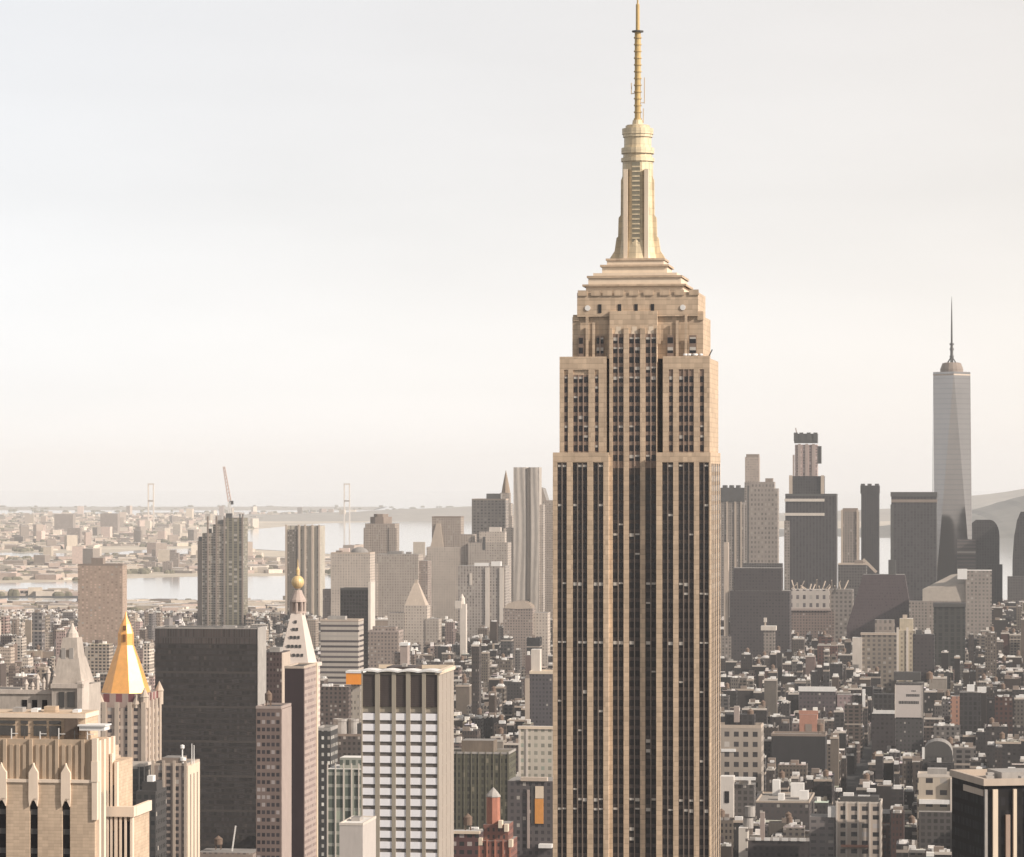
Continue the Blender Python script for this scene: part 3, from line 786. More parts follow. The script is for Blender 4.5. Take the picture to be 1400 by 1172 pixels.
    k.box('shaft', 645, 690, 684, None, 0, 45, [facade("square_grid_wall", (.31, .265, .225), (.11, .095, .085), 6, 5, .6, .6, .04), M_roofgrey]); k.box('penthouse', 664, 683, 675, 684, 8, 30, [M_roofgrey, M_roofgrey]); k.parapet(645, 690, 684, 0, 45, M_lime3, 2.4)
    k = B('pointed_tower', 'stone tower ending in a slender pointed spire, between the gridded and wavy towers', 'tower', 5750, 676, 700)
    k.box('shaft', 677, 700, 705, None, 0, 30, [st2, M_roofgrey]); k.box('setback', 680, 698, 688, 705, 3, 26, [st2, M_roofgrey]); k.box('setback', 683, 696, 674, 688, 6, 22, [st, M_roofgrey])
    q = MB(); q.lathe(k.E(690), 14, [(7.5, k.Z(674)), (5.5, k.Z(664)), (2.6, k.Z(652)), (.2, k.Z(643))], 8, smooth=False); q.build('spire', plain('copper_spire', (.26, .19, .13), .6, .2, .2), k.t); k.see(643)

    # wavy steel tower
    k = B('wavy_tower', 'tall pale tower with rippled metal skin and a dark vertical crease', 'tower', 5600, 690, 740)
    mw = plain("rippled_metal", (.44, .385, .33), .55, .2, .08, metal=.1)
    def wavy(name, pl, pr, yt, yb, dep, ph):
        q = MB(); n, nz = 26, 40; a, c = k.E(pl), k.E(pr); z0, z1 = (0 if yb is None else k.Z(yb)), k.Z(yt)
        def P(i, j):
            u, v = i / n, j / nz
            crease = 5.0 * math.exp(-((u - .58) / .05) ** 2)
            return (a + (c - a) * u, crease + .32 * math.sin(u * 26 + 1.2 * math.sin(v * 7 + ph) + ph), z0 + (z1 - z0) * v)
        for i in range(n):
            for j in range(nz): q.face([P(i, j), P(i + 1, j), P(i + 1, j + 1), P(i, j + 1)], 0, None, (1, 1, 1), True)
            q.face([P(i, nz), P(i + 1, nz), (P(i + 1, nz)[0], dep, z1), (P(i, nz)[0], dep, z1)])
        for i in (0, n):
            p0, p1 = P(i, 0), P(i, nz); e = [(p0[0], 0, z0), (p0[0], dep, z0), (p0[0], dep, z1), (p0[0], 0, z1)]
            q.face(e if i == n else list(reversed(e)))
        q.build(name, mw, k.t); k.see(yt)
    wavy('shaft', 702, 737, 639, None, 32, .4); k.box('wing', 688, 706, 722, None, 4, 34, [st3, M_roofgrey]); k.box('wing', 732, 742, 690, None, 5, 30, [st2, M_roofgrey])
    k.bars('crease', (720.5,), 3.6, -1, 4, 640, 820, plain('dark_crease', (.13, .105, .085), .6, .2, .1))
    k = B('slant_roof_tower', 'grey tower with slanted top tucked against the spired skyscraper', 'tower', 5800, 736, 775)
    q = MB(); a, c = k.E(736), k.E(775); k.see(668)
    q.frustum([(a, 0), (c, 0), (c, 40), (a, 40)], 0, [(a, 0), (c, 0), (c, 40), (a, 40)], k.Z(686), 0, False)
    q.face([(a, 0, k.Z(686)), (c, 0, k.Z(686)), (c, 0, k.Z(684)), (k.E(747), 0, k.Z(684)), (k.E(742), 0, k.Z(668)), (a, 0, k.Z(666))], 0)
    q.face([(a, 0, k.Z(666)), (k.E(742), 0, k.Z(668)), (k.E(742), 40, k.Z(668)), (a, 40, k.Z(666))], 1); q.face([(k.E(742), 0, k.Z(668)), (k.E(747), 0, k.Z(684)), (k.E(747), 40, k.Z(684)), (k.E(742), 40, k.Z(668))], 1)
    q.build('shaft', [st, M_roofgrey], k.t)
    k = B('white_turret', 'small slender white stone tower standing among the low grey blocks', 'tower', 4200, 622, 637)
    k.box('shaft', 629, 637, 826, None, 0, 10, [M_lime4, M_roofgrey]); k.box('turret', 622, 631, 822, 832, -1, 8, [M_lime4, M_rooflight]); q = MB(); q.lathe(k.E(631), 4, [(4, k.Z(826)), (3.4, k.Z(818)), (.3, k.Z(812))], 8); q.build('cap', M_lime4, k.t)
    k = B('vaulted_block', 'low grey block with an arched roof edge near the foot of the wavy tower', 'building', 4250, 686, 748)
    k.box('shaft', 688, 728, 832, None, 0, 30, [br, M_roofgrey]); q = MB(); n = 12
    for i in range(n):
        a0, a1 = math.pi * i / n, math.pi * (i + 1) / n; r = (k.E(727) - k.E(690)) / 2; cx = k.E(708.5)
        p = lambda a, y: (cx - r * math.cos(a), y, k.Z(832) + 9 * math.sin(a))
        q.face([p(a0, -.6), p(a1, -.6), p(a1, 30), p(a0, 30)]); q.face([p(a0, -.6), p(a0, 30), p(a1, 30), p(a1, -.6)]); q.face([(cx, -.5, k.Z(833)), p(a1, -.6), p(a0, -.6)])
    q.build('arched_roof', M_lime3, k.t); k.see(823); k.box('wing', 726, 748, 838, None, 6, 30, [st3, M_roofgrey])

    # ---------- black hollow tower and neighbours
    bl = facade("black_curtain_wall", (.030, .025, .022), (.012, .010, .010), 3, 3.6, .7, .7, .02)
    k = B('black_tower', 'square black tower rising behind the orange topped stair tower', 'tower', 3350, 464, 506)
    k.box('shaft', 465, 505, 806, None, 0, 24, [bl, M_roofdark]); k.box('side_pier', 503.5, 507, 796, None, -.5, 24, [M_lime4, M_lime4]); k.parapet(465, 503, 806, 0, 24, M_steel)
    k = B('banded_building', 'grey office building with pale horizontal floor bands, before the black tower', 'office building', 3050, 438, 490)
    k.box('shaft', 438, 490, 849, None, 0, 26, [facade("banded_wall", (.40, .35, .30), (.06, .05, .05), 40, 4.6, .98, .42, .1), M_roofgrey])
    k.box('plant_room', 446, 470, 843, 849, 6, 16, [M_equip, M_roofgrey]); k.parapet(438, 490, 849, 0, 26, M_lime3)
    k = B('taupe_building', 'plain taupe building with pink cornice, just behind the white panelled tower top', 'building', 3250, 500, 548)
    k.box('shaft', 503, 545, 864, None, 0, 26, [br, M_roofgrey]); k.box('bulkhead', 508, 540, 857, 864, 5, 16, [br, M_roofgrey]); k.parapet(503, 545, 864, 0, 26, M_pink)
    k = B('pink_tower', 'narrow pinkish slab beside the plain taupe building', 'building', 3150, 540, 566)
    k.box('shaft', 547, 557, 882, None, 0, 12, [M_pink, M_roofgrey]); k.box('wing', 536, 549, 893, None, 2, 14, [br, M_roofgrey]); k.box('crown', 546, 558, 879, 883, -.6, 12, [M_white, M_white])

    # ---------- dark slab, golden pyramid, clock tower
    k = B('dark_slab_tower', 'massive dark brown slab tower with faint floor lines', 'office tower', 2120, 211, 353)
    ms = facade("dark_slab_wall", (.042, .035, .032), (.022, .019, .018), 1.6, 3.55, .96, .6, .02, (.07, .058, .05), grough=.4, floor=(.062, .052, .046), spec=.25)
    k.box('shaft', 211, 353, 880, None, 0, 24, [ms, M_roofdark]); k.box('mechanical_top', 211, 353, 859, 880, 0, 24, [facade("slab_louvre", (.052, .043, .039), (.040, .031, .028), 1.6, 40, .5, .98, 0), M_roofdark])
    k.parapet(211, 353, 859, 0, 24, M_equip, .5); k.box('pale_coping', 352.8, 353.6, 857.8, None, -.3, 24, [M_equip, M_equip])
    for px, w in ((226, 10), (300, 18), (330, 6)): k.box('roof_unit', px, px + w, 856.5, 859, 8, 14, [M_equip, M_equip])
    k = B('gold_pyramid_tower', 'gothic stone tower crowned by a steep golden pyramid', 'tower', 2000, 120, 200)
    sp = facade("gothic_wall", (.40, .315, .255), (.035, .028, .03), 5.2, 4.2, .46, .5, .05, grough=.3, floor=(.52, .43, .36))
    dep = 38
    k.box('shaft', 121, 200, 968, None, 0, dep, [sp, M_roofgrey]); k.box('attic', 128, 197, 949, 968, 2.5, dep - 3, [facade("attic_wall", (.36, .27, .23), (.12, .04, .04), 7.5, 9, .5, .6, 0), M_roofgrey])
    k.bars('buttress', (120.5, 139, 157, 175, 194), 6, -.9, .2, 960, None, M_lime3)
    for yy in (4, 13, 22, 31):
        q = MB(); q.box(k.E(200), k.E(200) + .9, yy, yy + 3.2, 0, k.Z(958)); q.build('buttress', M_lime3, k.t)
    q = MB(); W = k.E(200)
    for yy in (7.8, 16.8, 25.8):
        for j in range(22): q.box(W - .2, W + .12, yy + .8, yy + 3.6, k.Z(985) - j * 4.6, k.Z(985) - j * 4.6 + 2.2)
    o = q.build('side_window', M_darkglass, k.t); o['kind'] = 'stuff'
    for px, y, h in ((124, 1, 938), (197, 1, 940), (198, dep - 3, 936), (136, 1, 950), (186, 1, 950)):
        q = MB(); q.lathe(k.E(px), y + 1, [(2.4, k.Z(968)), (2.4, k.Z(h + 14)), (2.8, k.Z(h + 13)), (.15, k.Z(h))], 8, smooth=False); q.build('pinnacle', M_lime3, k.t)
    gold = new_mat("gold_leaf"); n = NT(gold)
    tc = n.t.nodes.new("ShaderNodeTexCoord").outputs['Object']
    kk = n.ramp01(n.noise(tc, .35, 4), .72, 1.15)
    n.put(n.p.inputs['Base Color'], n.mix(1.0, (.92, .45, .13), n.comb(kk, kk, kk), 'MULTIPLY')); n.p.inputs['Roughness'].default_value = .38; n.p.inputs['Metallic'].default_value = .25
    q = MB(); cx, cy = k.E(161.5), dep / 2 - 1; r = 14.6
    q.lathe(cx, cy, [(r, k.Z(950)), (r * .83, k.Z(932)), (r * .56, k.Z(905)), (r * .33, k.Z(884))], 8, smooth=False, ph=math.pi / 8); q.build('pyramid_roof', gold, k.t)
    q = MB(); q.lathe(cx, cy, [(r * .33, k.Z(884)), (r * .32, k.Z(868)), (r * .2, k.Z(855)), (r * .07, k.Z(846)), (.2, k.Z(838))], 8, smooth=False, ph=math.pi / 8); q.build('lantern', gold, k.t); k.see(838)
    for px, y0, y1 in ((160, 879, 869), (160.2, 863, 857)):
        q = MB(); q.box(k.E(px), k.E(px + 4), cy - r * .33, cy - 2, k.Z(y0), k.Z(y1)); q.build('lantern_opening', plain('shadowed_gold', (.20, .09, .03), .7, .2, .4), k.t)
    q = MB()
    q.lathe(cx, cy, [(r * 1.0, k.Z(953)), (r * 1.04, k.Z(950))], 8, smooth=False, ph=math.pi / 8); q.build('gilded_eave', M_gold, k.t)

    k = B('clock_tower', 'white marble tower with steep dormered roof and gilded lantern', 'clock tower', 2230, 384, 426)
    dep = 29
    wm_ = plain("white_marble", (.62, .53, .46), .8, .12, .1)
    k.box('shaft', 383, 426, 912, None, 0, dep, [facade("marble_wall", (.60, .50, .43), (.10, .08, .08), 3.4, 4, .4, .5, .05), M_roofgrey])
    k.box('cornice', 381, 428, 908, 913, -1.2, dep + 1.2, [wm_, wm_])
    q = MB(); a, c = k.E(380.5), k.E(421.5); cx = (a + c) / 2; hw = (c - a) / 2
    q.frustum([(a, .5), (c, .5), (c, dep - .5), (a, dep - .5)], k.Z(908), [(cx - hw * .36, dep / 2 - 5.2), (cx + hw * .36, dep / 2 - 5.2), (cx + hw * .36, dep / 2 + 5.2), (cx - hw * .36, dep / 2 + 5.2)], k.Z(840)); q.build('steep_roof', wm_, k.t)
    for row, (py, ws) in enumerate(((896, (-.62, -.31, 0, .31, .62)), (884, (-.5, -.17, .17, .5)), (872, (-.38, 0, .38)), (861, (-.2, .2)), (851, (0,)))):
        tt = (908 - py) / 68; hwz = hw * (1 - .64 * tt); yf = .5 + (dep / 2 - 5.7) * tt
        for u in ws:
            q = MB(); x = cx + u * hwz * 1.0; q.box(x - .75, x + .75, yf - .7, yf + 2, k.Z(py + 2), k.Z(py - 2)); q.build('dormer', M_steel, k.t)
    q = MB()
    for i in range(8):
        a_ = 2 * math.pi * i / 8; q.lathe(cx + 4.4 * math.cos(a_), dep / 2 + 4.4 * math.sin(a_), [(.8, k.Z(838)), (.8, k.Z(824))], 6)
    q.lathe(cx, dep / 2, [(5.6, k.Z(840)), (5.6, k.Z(837))], 12); q.lathe(cx, dep / 2, [(5.6, k.Z(824)), (5.4, k.Z(821)), (3.4, k.Z(813)), (2.6, k.Z(808))], 12); q.build('colonnade', plain('rosy_stone', (.42, .33, .28), .8, .2, .2), k.t)
    q = MB(); R_ = 4.2; zc = k.Z(797)
    q.lathe(cx, dep / 2, [(max(.05, R_ * math.cos(a)), zc + R_ * 1.05 * math.sin(a)) for a in np.linspace(-1.3, 1.5, 12)], 16)
    q.lathe(cx, dep / 2, [(1.0, k.Z(787)), (1.2, k.Z(780)), (.4, k.Z(776)), (.1, k.Z(765))], 8); q.build('gilded_lantern', plain('old_gilding', (.72, .50, .24), .45, .2, .3, metal=.2), k.t); k.see(765)
    k = B('low_dark_building', 'dark narrow building with pale window dots against the maroon tower flank', 'building', 1820, 432, 452)
    k.box('shaft', 432, 452, 998, None, 0, 20, [facade("dotted_dark_wall", (.045, .042, .040), (.42, .40, .36), 3.2, 4.4, .4, .4, .2), M_roofdark]); k.parapet(432, 452, 998, 0, 20, M_equip)

    k = B('maroon_tower', 'dark maroon tower with windowless front and pinkish flank, before the white marble tower', 'tower', 1750, 389, 416)
    k.box('shaft', 389, 415.5, 913, None, 0, 32, [plain("maroon_glass", (.040, .025, .026), .35, .2, .1), M_roofdark], uo=0)
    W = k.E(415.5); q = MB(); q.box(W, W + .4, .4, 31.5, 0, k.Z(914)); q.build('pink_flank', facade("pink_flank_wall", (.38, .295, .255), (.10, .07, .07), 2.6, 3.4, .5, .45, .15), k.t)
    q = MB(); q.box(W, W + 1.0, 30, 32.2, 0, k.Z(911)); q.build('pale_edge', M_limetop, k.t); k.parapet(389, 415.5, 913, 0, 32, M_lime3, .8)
    k = B('brown_window_block', 'brown building with close rows of windows, between the dark slab and maroon tower', 'building', 1690, 350, 385)
    k.box('shaft', 350, 384.5, 968, None, 0, 24, [facade("brown_grid_wall", (.17, .12, .10), (.022, .018, .020), 2.4, 3.7, .68, .5, .16, (.36, .31, .29), fu=1), M_roofdark]); W = k.E(384.5)
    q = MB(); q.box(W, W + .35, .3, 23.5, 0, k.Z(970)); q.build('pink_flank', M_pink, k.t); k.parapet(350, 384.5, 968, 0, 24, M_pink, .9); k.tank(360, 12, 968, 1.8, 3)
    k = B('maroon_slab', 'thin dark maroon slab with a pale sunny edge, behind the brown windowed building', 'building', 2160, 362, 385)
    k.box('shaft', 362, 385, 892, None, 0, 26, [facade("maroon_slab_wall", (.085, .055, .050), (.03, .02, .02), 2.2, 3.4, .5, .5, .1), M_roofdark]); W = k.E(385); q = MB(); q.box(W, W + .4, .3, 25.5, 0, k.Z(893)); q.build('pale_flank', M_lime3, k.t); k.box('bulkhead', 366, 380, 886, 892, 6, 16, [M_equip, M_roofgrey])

    # ---------- in front of the golden pyramid
    k = B('dark_glass_block', 'small dark glass block with three pale mullions, beneath the golden pyramid tower', 'building', 1820, 162, 199)
    k.box('shaft', 163, 198, 1047, None, 0, 14, [facade("smoked_glass_wall", (.055, .052, .048), (.020, .020, .020), 5, 4, .8, .7, .06), M_roofdark]); k.bars('mullion', (163, 177, 190, 197), 1, -.3, .1, 1046, None, M_equip); k.parapet(163, 198, 1047, 0, 14, M_lime4, 1.2)
    k = B('dark_podium_building', 'low dark building with a white roof unit beside the tan slotted tower', 'building', 1500, 184, 215)
    k.box('shaft', 186, 213, 1082, None, 0, 20, [facade("dark_podium_wall", (.050, .045, .042), (.02, .02, .02), 3, 3.8, .6, .5, .06), M_roofdark]); k.box('roof_unit', 198, 206, 1062, 1070, 4, 9, [M_white, M_white]); k.box('bulkhead', 192, 212, 1070, 1082, 3, 14, [M_roofdark, M_roofdark])
    k = B('striped_window_tower', 'brown tower with columns of dark windows between beige piers and rooftop dishes', 'tower', 1900, 207, 256)
    k.box('shaft', 207, 256, 1046, None, 0, 30, [facade("column_window_wall", (.27, .21, .175), (.024, .02, .02), 4.6, 3.7, .52, .62, .1, grough=.3), M_roofgrey]); k.bars('pier', (207, 222, 236.5, 252), 3.5, -.6, .1, 1040, None, M_lime3)
    W = k.E(256); q = MB()
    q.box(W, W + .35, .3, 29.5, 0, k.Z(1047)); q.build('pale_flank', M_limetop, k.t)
    for yy in (6, 14, 22):
        q = MB(); q.box(W + .3, W + .45, yy, yy + 2.2, 0, k.Z(1060)); q.build('flank_window', M_lime2, k.t)
    k.box('penthouse', 218, 244, 1037, 1046, 5, 20, [M_lime2, M_roofgrey]); k.parapet(207, 256, 1046, 0, 30, M_lime3, 1)
    for px, py, r in ((247, 1039, 1.8), (246, 1022, 1.2)):
        q = MB(); q.lathe(k.E(px), 6, [(.4, k.Z(1046)), (.4, k.Z(py + 4)), (r, k.Z(py + 2)), (r, k.Z(py - 2)), (.1, k.Z(py - 3))], 10); q.build('dish_antenna', M_white, k.t)
    for px, py in ((258, 1018), (261, 1020)):
        q = MB(); q.lathe(k.E(px), 8, [(.3, k.Z(1046)), (.22, k.Z(py))], 6); q.build('aerial', M_white, k.t)
    k = B('roof_mast_building', 'low dark building with thin white roof masts at the foot of the dark slab', 'building', 1950, 282, 346)
    k.box('shaft', 270, 346, 1166, None, 0, 22, [br, M_roofgrey]); k.tank(294, 8, 1164, 2.4, 3)
    q = MB(); q.bar((k.E(313), 8, k.Z(1166)), (k.E(318), 8, k.Z(1131)), .7); q.build('aerial', M_white, k.t)

    # ---------- around the white panelled tower
    k = B('stair_tower', 'slim beige stair tower topped by a bright orange clad tank with white lid', 'tower', 2330, 472, 498)
    k.box('shaft', 479, 492, 936, None, 3, 11, [facade("stair_wall", (.36, .31, .255), (.10, .09, .08), 2.2, 4, .4, .5), M_roofgrey]); k.box('orange_cladding', 473, 495, 920.5, 936, 0, 13, [plain("orange_cladding", (.85, .30, .035), .6, .1, .2), M_white]); k.box('lid', 472.5, 496, 917.5, 920.5, -.4, 13.4, [M_white, M_white])
    k = B('cooling_plant_building', 'dark building with round rooftop cooling drums below the orange topped tower', 'building', 2250, 444, 500)
    k.box('shaft', 446, 500, 1006, None, 0, 24, [facade("dark_brown_wall", (.085, .07, .062), (.025, .022, .022), 3.2, 3.6, .5, .5, .1), M_roofdark])
    for px, r in ((463, 5.0), (480, 3.6)):
        q = MB(); q.lathe(k.E(px), 8, [(r, k.Z(1006)), (r, k.Z(988)), (r * 1.06, k.Z(987)), (r * 1.06, k.Z(984)), (r * .8, k.Z(984)), (r * .8, k.Z(990))], 14, smooth=False); q.build('cooling_drum', M_equip, k.t)
    k.parapet(446, 500, 1006, 0, 24, M_lime2); k.box('bulkhead', 486, 500, 990, 1006, 6, 16, [M_steel, M_roofdark])
    k = B('green_glass_building', 'green tinted glass building with pale mullions, above the blank white wall block', 'building', 1600, 444, 512)
    k.box('shaft', 446, 500, 1052, None, 0, 26, [facade("green_glass_wall", (.30, .30, .255), (.060, .068, .056), 4.2, 5.5, .74, .72, .22, (.34, .37, .29), grough=.15), M_rooflight]); k.bars('mullion', (447, 458, 469, 480, 490), 1.4, -.5, .1, 1044, None, M_lime4); k.box('penthouse', 462, 500, 1037, 1052, 4, 16, [facade("green_attic", (.27, .27, .23), (.07, .08, .066), 3, 4, .6, .6), M_rooflight])
    k = B('blank_wall_block', 'blank off-white block standing against the white panelled tower', 'building', 1120, 463, 495)
    k.box('shaft', 464, 496, 1127, None, 0, 24, [plain("pale_blank_wall", (.47, .42, .38), .9, .1, .2), M_rooflight]); k.parapet(464, 496, 1127, 0, 24, M_lime4, .4, .4); k.box('bulkhead', 472, 484, 1122, 1127, 10, 16, [M_equip, M_roofgrey])
    k = B('olive_block', 'olive brown building with thin vertical mullions, just beyond the white panelled tower flank', 'building', 2100, 606, 697)
    k.box('shaft', 606, 696, 1030, None, 0, 30, [facade("olive_wall", (.085, .078, .050), (.030, .028, .022), 2.9, 4.4, .5, .62, .08, (.22, .19, .14)), plain("olive_roof", (.17, .145, .11), .9, .3, .1, streak=False)]); k.bars('mullion', (624, 634, 644, 654, 664, 674, 684, 694), .9, -.4, .1, 1028, None, plain("olive_mullion", (.16, .145, .105), .8, .2, .2)); k.box('penthouse', 628, 672, 1014, 1030, 8, 24, [plain("olive_penthouse", (.16, .125, .095), .9, .3, .1), M_roofgrey]); k.parapet(606, 696, 1030, 0, 30, M_equip, .8)
    k = B('red_brick_tower', 'red brick stepped building with a capped octagonal turret', 'building', 1700, 648, 702)
    rb = facade("red_brick_wall", (.20, .085, .062), (.03, .022, .02), 2.6, 3.6, .4, .5, .1, (.35, .28, .24))
    rbp = plain("red_brick", (.36, .15, .10), .9, .25, .4)
    k.box('shaft', 654, 698, 1150, None, 0, 24, [rb, M_roofgrey]); k.box('setback', 660, 694, 1128, 1150, 2, 20, [rb, M_roofgrey]); k.bars('pilaster', (654, 665, 676, 687, 696), 2, -.6, .1, 1148, None, rbp)
    q = MB(); cx = k.E(672); q.lathe(cx, 6, [(3.5, k.Z(1130)), (3.4, k.Z(1091))], 8, smooth=False); q.build('turret', rbp, k.t)
    q = MB(); q.lathe(cx, 6, [(3.8, k.Z(1091)), (3.6, k.Z(1089)), (2.2, k.Z(1084)), (.1, k.Z(1078))], 8, smooth=False); q.build('turret_cap', M_equip, k.t)
    for px, py in ((684, 1122), (692, 1127), (657, 1146), (698, 1148)): k.box('gable', px - 2.5, px + 2.5, py, py + 10, -.7, 4, [M_limetop, M_limetop])
    k = B('red_cornice_block', 'low dark red building with a white cornice, beside the turreted brick building', 'building', 1740, 606, 656)
    k.box('shaft', 608, 655, 1140, None, 0, 22, [facade("dark_red_wall", (.10, .045, .042), (.02, .02, .02), 4, 4.2, .6, .5, .15, (.42, .36, .33)), M_roofgrey]); k.box('cornice', 607, 656, 1136, 1140, -.8, 2, [M_limetop, M_rooflight]); k.tank(634, 14, 1140, 2.2, 4)
    k = B('orange_panel_building', 'dark grey building with one upright orange panel and pale pipe on its front', 'building', 1900, 694, 770)
    k.box('shaft', 694, 770, 1068, None, 0, 26, [facade("dark_grey_wall", (.085, .072, .070), (.032, .028, .03), 3.4, 3.8, .5, .5, .06), M_roofgrey]); k.box('orange_panel', 731.5, 743, 1092, 1126, -.7, .1, [plain("orange_panel", (.62, .27, .07), .8, .15, .3)] * 2); k.box('white_panel', 732, 743, 1075, 1091.5, -.7, .1, [M_limetop, M_limetop]); k.bars('pipe', (721,), 3, -1, .1, 1080, 1160, M_pink)
    k.box('lintel', 712, 748, 1063, 1068, -1, 4, [M_lime3, M_lime3]); k.box('dark_recess', 726, 731, 1074, 1126, -.2, .1, [M_steel, M_steel]); k.box('awning', 738, 756, 1153, 1158, -6, 0, [M_white, M_white])
    k = B('charcoal_slab', 'charcoal slab with a pale curved parapet hard against the spired skyscraper', 'building', 2950, 720, 775)
    k.box('shaft', 724, 775, 921, None, 0, 24, [facade("charcoal_wall", (.075, .066, .068), (.035, .03, .034), 3, 3.6, .5, .5, .05), M_roofgrey]); k.box('pale_pier', 718, 724, 928, None, -1, 6, [M_lime3, M_lime3]); k.parapet(724, 775, 921, 0, 24, M_limetop, 2); k.box('bulkhead', 724, 736, 889, 921, 10, 22, [M_lime4, M_rooflight])
    k = B('pale_grid_building', 'cream low-rise with gridded front, tucked against the shaded edge of the spired skyscraper', 'building', 2450, 706, 770)
    k.box('shaft', 709, 770, 997, None, 0, 22, [facade("cream_grid_wall", (.50, .44, .36), (.16, .15, .12), 5, 5.4, .5, .5, .1, (.3, .32, .26)), M_rooflight]); k.box('cornice', 708, 771, 993, 997, -.7, 3, [M_limetop, M_rooflight]); k.bars('pier', (709, 719), 3, -.5, .1, 996, None, M_lime4)

    # ================= the far skyline beyond the spired skyscraper
    gA = facade("grey_curtain_wall", (.085, .074, .068), (.03, .027, .025), 4, 4.2, .6, .6, 0)
    gB = facade("dark_curtain_wall", (.034, .030, .029), (.018, .016, .016), 4, 4.2, .6, .7, 0)
    gC = facade("warm_grey_wall", (.24, .20, .17), (.08, .07, .06), 4.2, 4.2, .5, .6, .05)
    gD = facade("mottled_stone_wall", (.27, .225, .19), (.10, .085, .075), 5.5, 7.5, .5, .5, .12, (.34, .29, .25))
    gP = plain("ribbed_steel", (.36, .31, .27), .5, .15, .1, metal=.2)
    k = B('dark_crown_tower', 'pale tower with a dark toothed crown, first beyond the spired skyscraper', 'tower', 5850, 975, 1018)
    k.box('shaft', 975, 1017, 686, None, 0, 36, [gC, M_roofgrey]); k.box('crown', 974, 1018, 667, 686, -1, 37, [M_steel, M_roofdark]); k.bars('tooth', (988, 997, 1006), 5, 0, 30, 663.5, 667, M_steel); k.bars('rib', (993, 1004, 1012), 2, -1.2, .2, 686, None, M_lime3)
    k = B('slim_pale_tower', 'slim pale tower rising narrow above the mottled stone tower', 'tower', 5750, 1017, 1041)
    k.box('shaft', 1018, 1040, 659, None, 0, 30, [gC, M_roofgrey]); k.box('upper_shaft', 1018.5, 1037.5, 625, 659, 2, 26, [facade("slim_pale_wall", (.36, .29, .24), (.17, .14, .12), 3, 4, .5, .5, .05), M_roofgrey]); k.box('cap', 1020, 1037, 621, 625, 3, 25, [M_lime2, M_roofgrey])
    k = B('mottled_stone_tower', 'stone tower with mottled balconied face and sloping shoulder', 'tower', 5450, 1023, 1064)
    k.box('shaft', 1023.5, 1063, 668, None, 0, 36, [gD, M_roofgrey]); k.box('upper_block', 1026, 1058, 659, 668, 2, 34, [gD, M_roofgrey]); k.box('penthouse', 1046, 1056, 654, 659, 4, 22, [M_lime2, M_roofgrey]); k.bars('dark_edge', (1022,), 2, -1, 8, 664, None, M_steel)
    k.box('podium', 1016, 1070, 770, None, -8, 0, [gA, M_roofgrey])
    k = B('grey_telecom_slab', 'broad dark grey slab with white bands near its top, below the tower under construction', 'office tower', 5250, 1073, 1144)
    k.box('shaft', 1074, 1143, 678, None, 0, 40, [facade("grey_slab_wall", (.044, .038, .037), (.022, .019, .019), 5, 4.2, .5, .9, 0), M_roofgrey]); k.box('upper_block', 1082, 1126, 651, 678, 3, 36, [gB, M_roofgrey]); k.parapet(1074, 1143, 678, 0, 40, M_steel, 3)
    for py in (684, 703.5): k.box('white_band', 1073, 1127, py - 2, py + 1.8, -1.2, .2, [M_lime4, M_lime4])
    k.box('pale_flank', 1072.5, 1080, 712, None, -1, 12, [gC, M_roofgrey]); k.bars('corner_post', (1079, 1122), 4.5, .5, 3.5, 650, 678, M_lime3)
    k = B('unfinished_tower', 'tower under construction with pinkish concrete cores and a dark ragged crown', 'tower', 5500, 1084, 1120)
    k.box('shaft', 1087, 1117, 608, None, 0, 30, [facade("raw_floors", (.36, .27, .24), (.12, .10, .09), 5, 4.4, .5, .5, .2, (.5, .43, .40)), M_roofgrey]); k.bars('core_rib', (1091, 1101, 1110), 4, -1.4, .2, 607, None, M_pink)
    k.box('crown', 1086, 1117, 593, 606, -1.5, 30, [M_steel, M_roofdark]); k.bars('crown_post', (1085.5, 1093, 1103, 1112), 5, -2.2, 10, 591.5, 603, M_steel); k.bars('jump_form', (1117, 1119), 3.5, 2, 14, 610, 634, M_steel); k.bars('hoist', (1084,), 2.4, -1, 3, 622, None, M_pink)
    q = MB(); q.bar((k.E(1089), 10, k.Z(593)), (k.E(1087.5), 10, k.Z(585)), 1.6); q.build('crane_stub', M_pink, k.t); k.see(586)
    k = B('ribbed_office_tower', 'light grey tower with paired white ribs beside the notched dark tower', 'tower', 5600, 1149, 1175)
    k.box('shaft', 1150, 1174, 700, None, 0, 32, [gC, M_roofgrey]); k.bars('rib', (1150, 1171), 2.6, -1.4, 0, 697, None, M_lime3); k.box('cap', 1152, 1172, 695, 700, 3, 28, [M_lime2, M_roofgrey])
    k = B('notched_dark_tower', 'slim dark tower with a notched crown, standing free against the bright river', 'tower', 5900, 1176, 1203)
    k.box('shaft', 1177.5, 1201.5, 674, None, 0, 34, [gB, M_roofdark]); k.box('crown', 1176.5, 1202, 664, 675, -.8, 35, [gB, M_roofdark]); k.bars('tooth', (1177, 1186, 1196), 5, 0, 30, 661.5, 664, M_steel)
    k = B('low_grey_block', 'low flat grey block at the foot of the ribbed and notched towers', 'building', 5000, 1146, 1184)
    k.box('shaft', 1146, 1184, 772, None, 0, 36, [gA, M_roofgrey]); k.box('bulkhead', 1168, 1180, 766, 772, 6, 20, [M_lime2, M_roofgrey]); k.parapet(1146, 1184, 772, 0, 36, M_lime3, 1.5)
    k = B('dark_box_tower', 'wide dark box tower with a pale line under its flat roof', 'office tower', 5250, 1218, 1281)
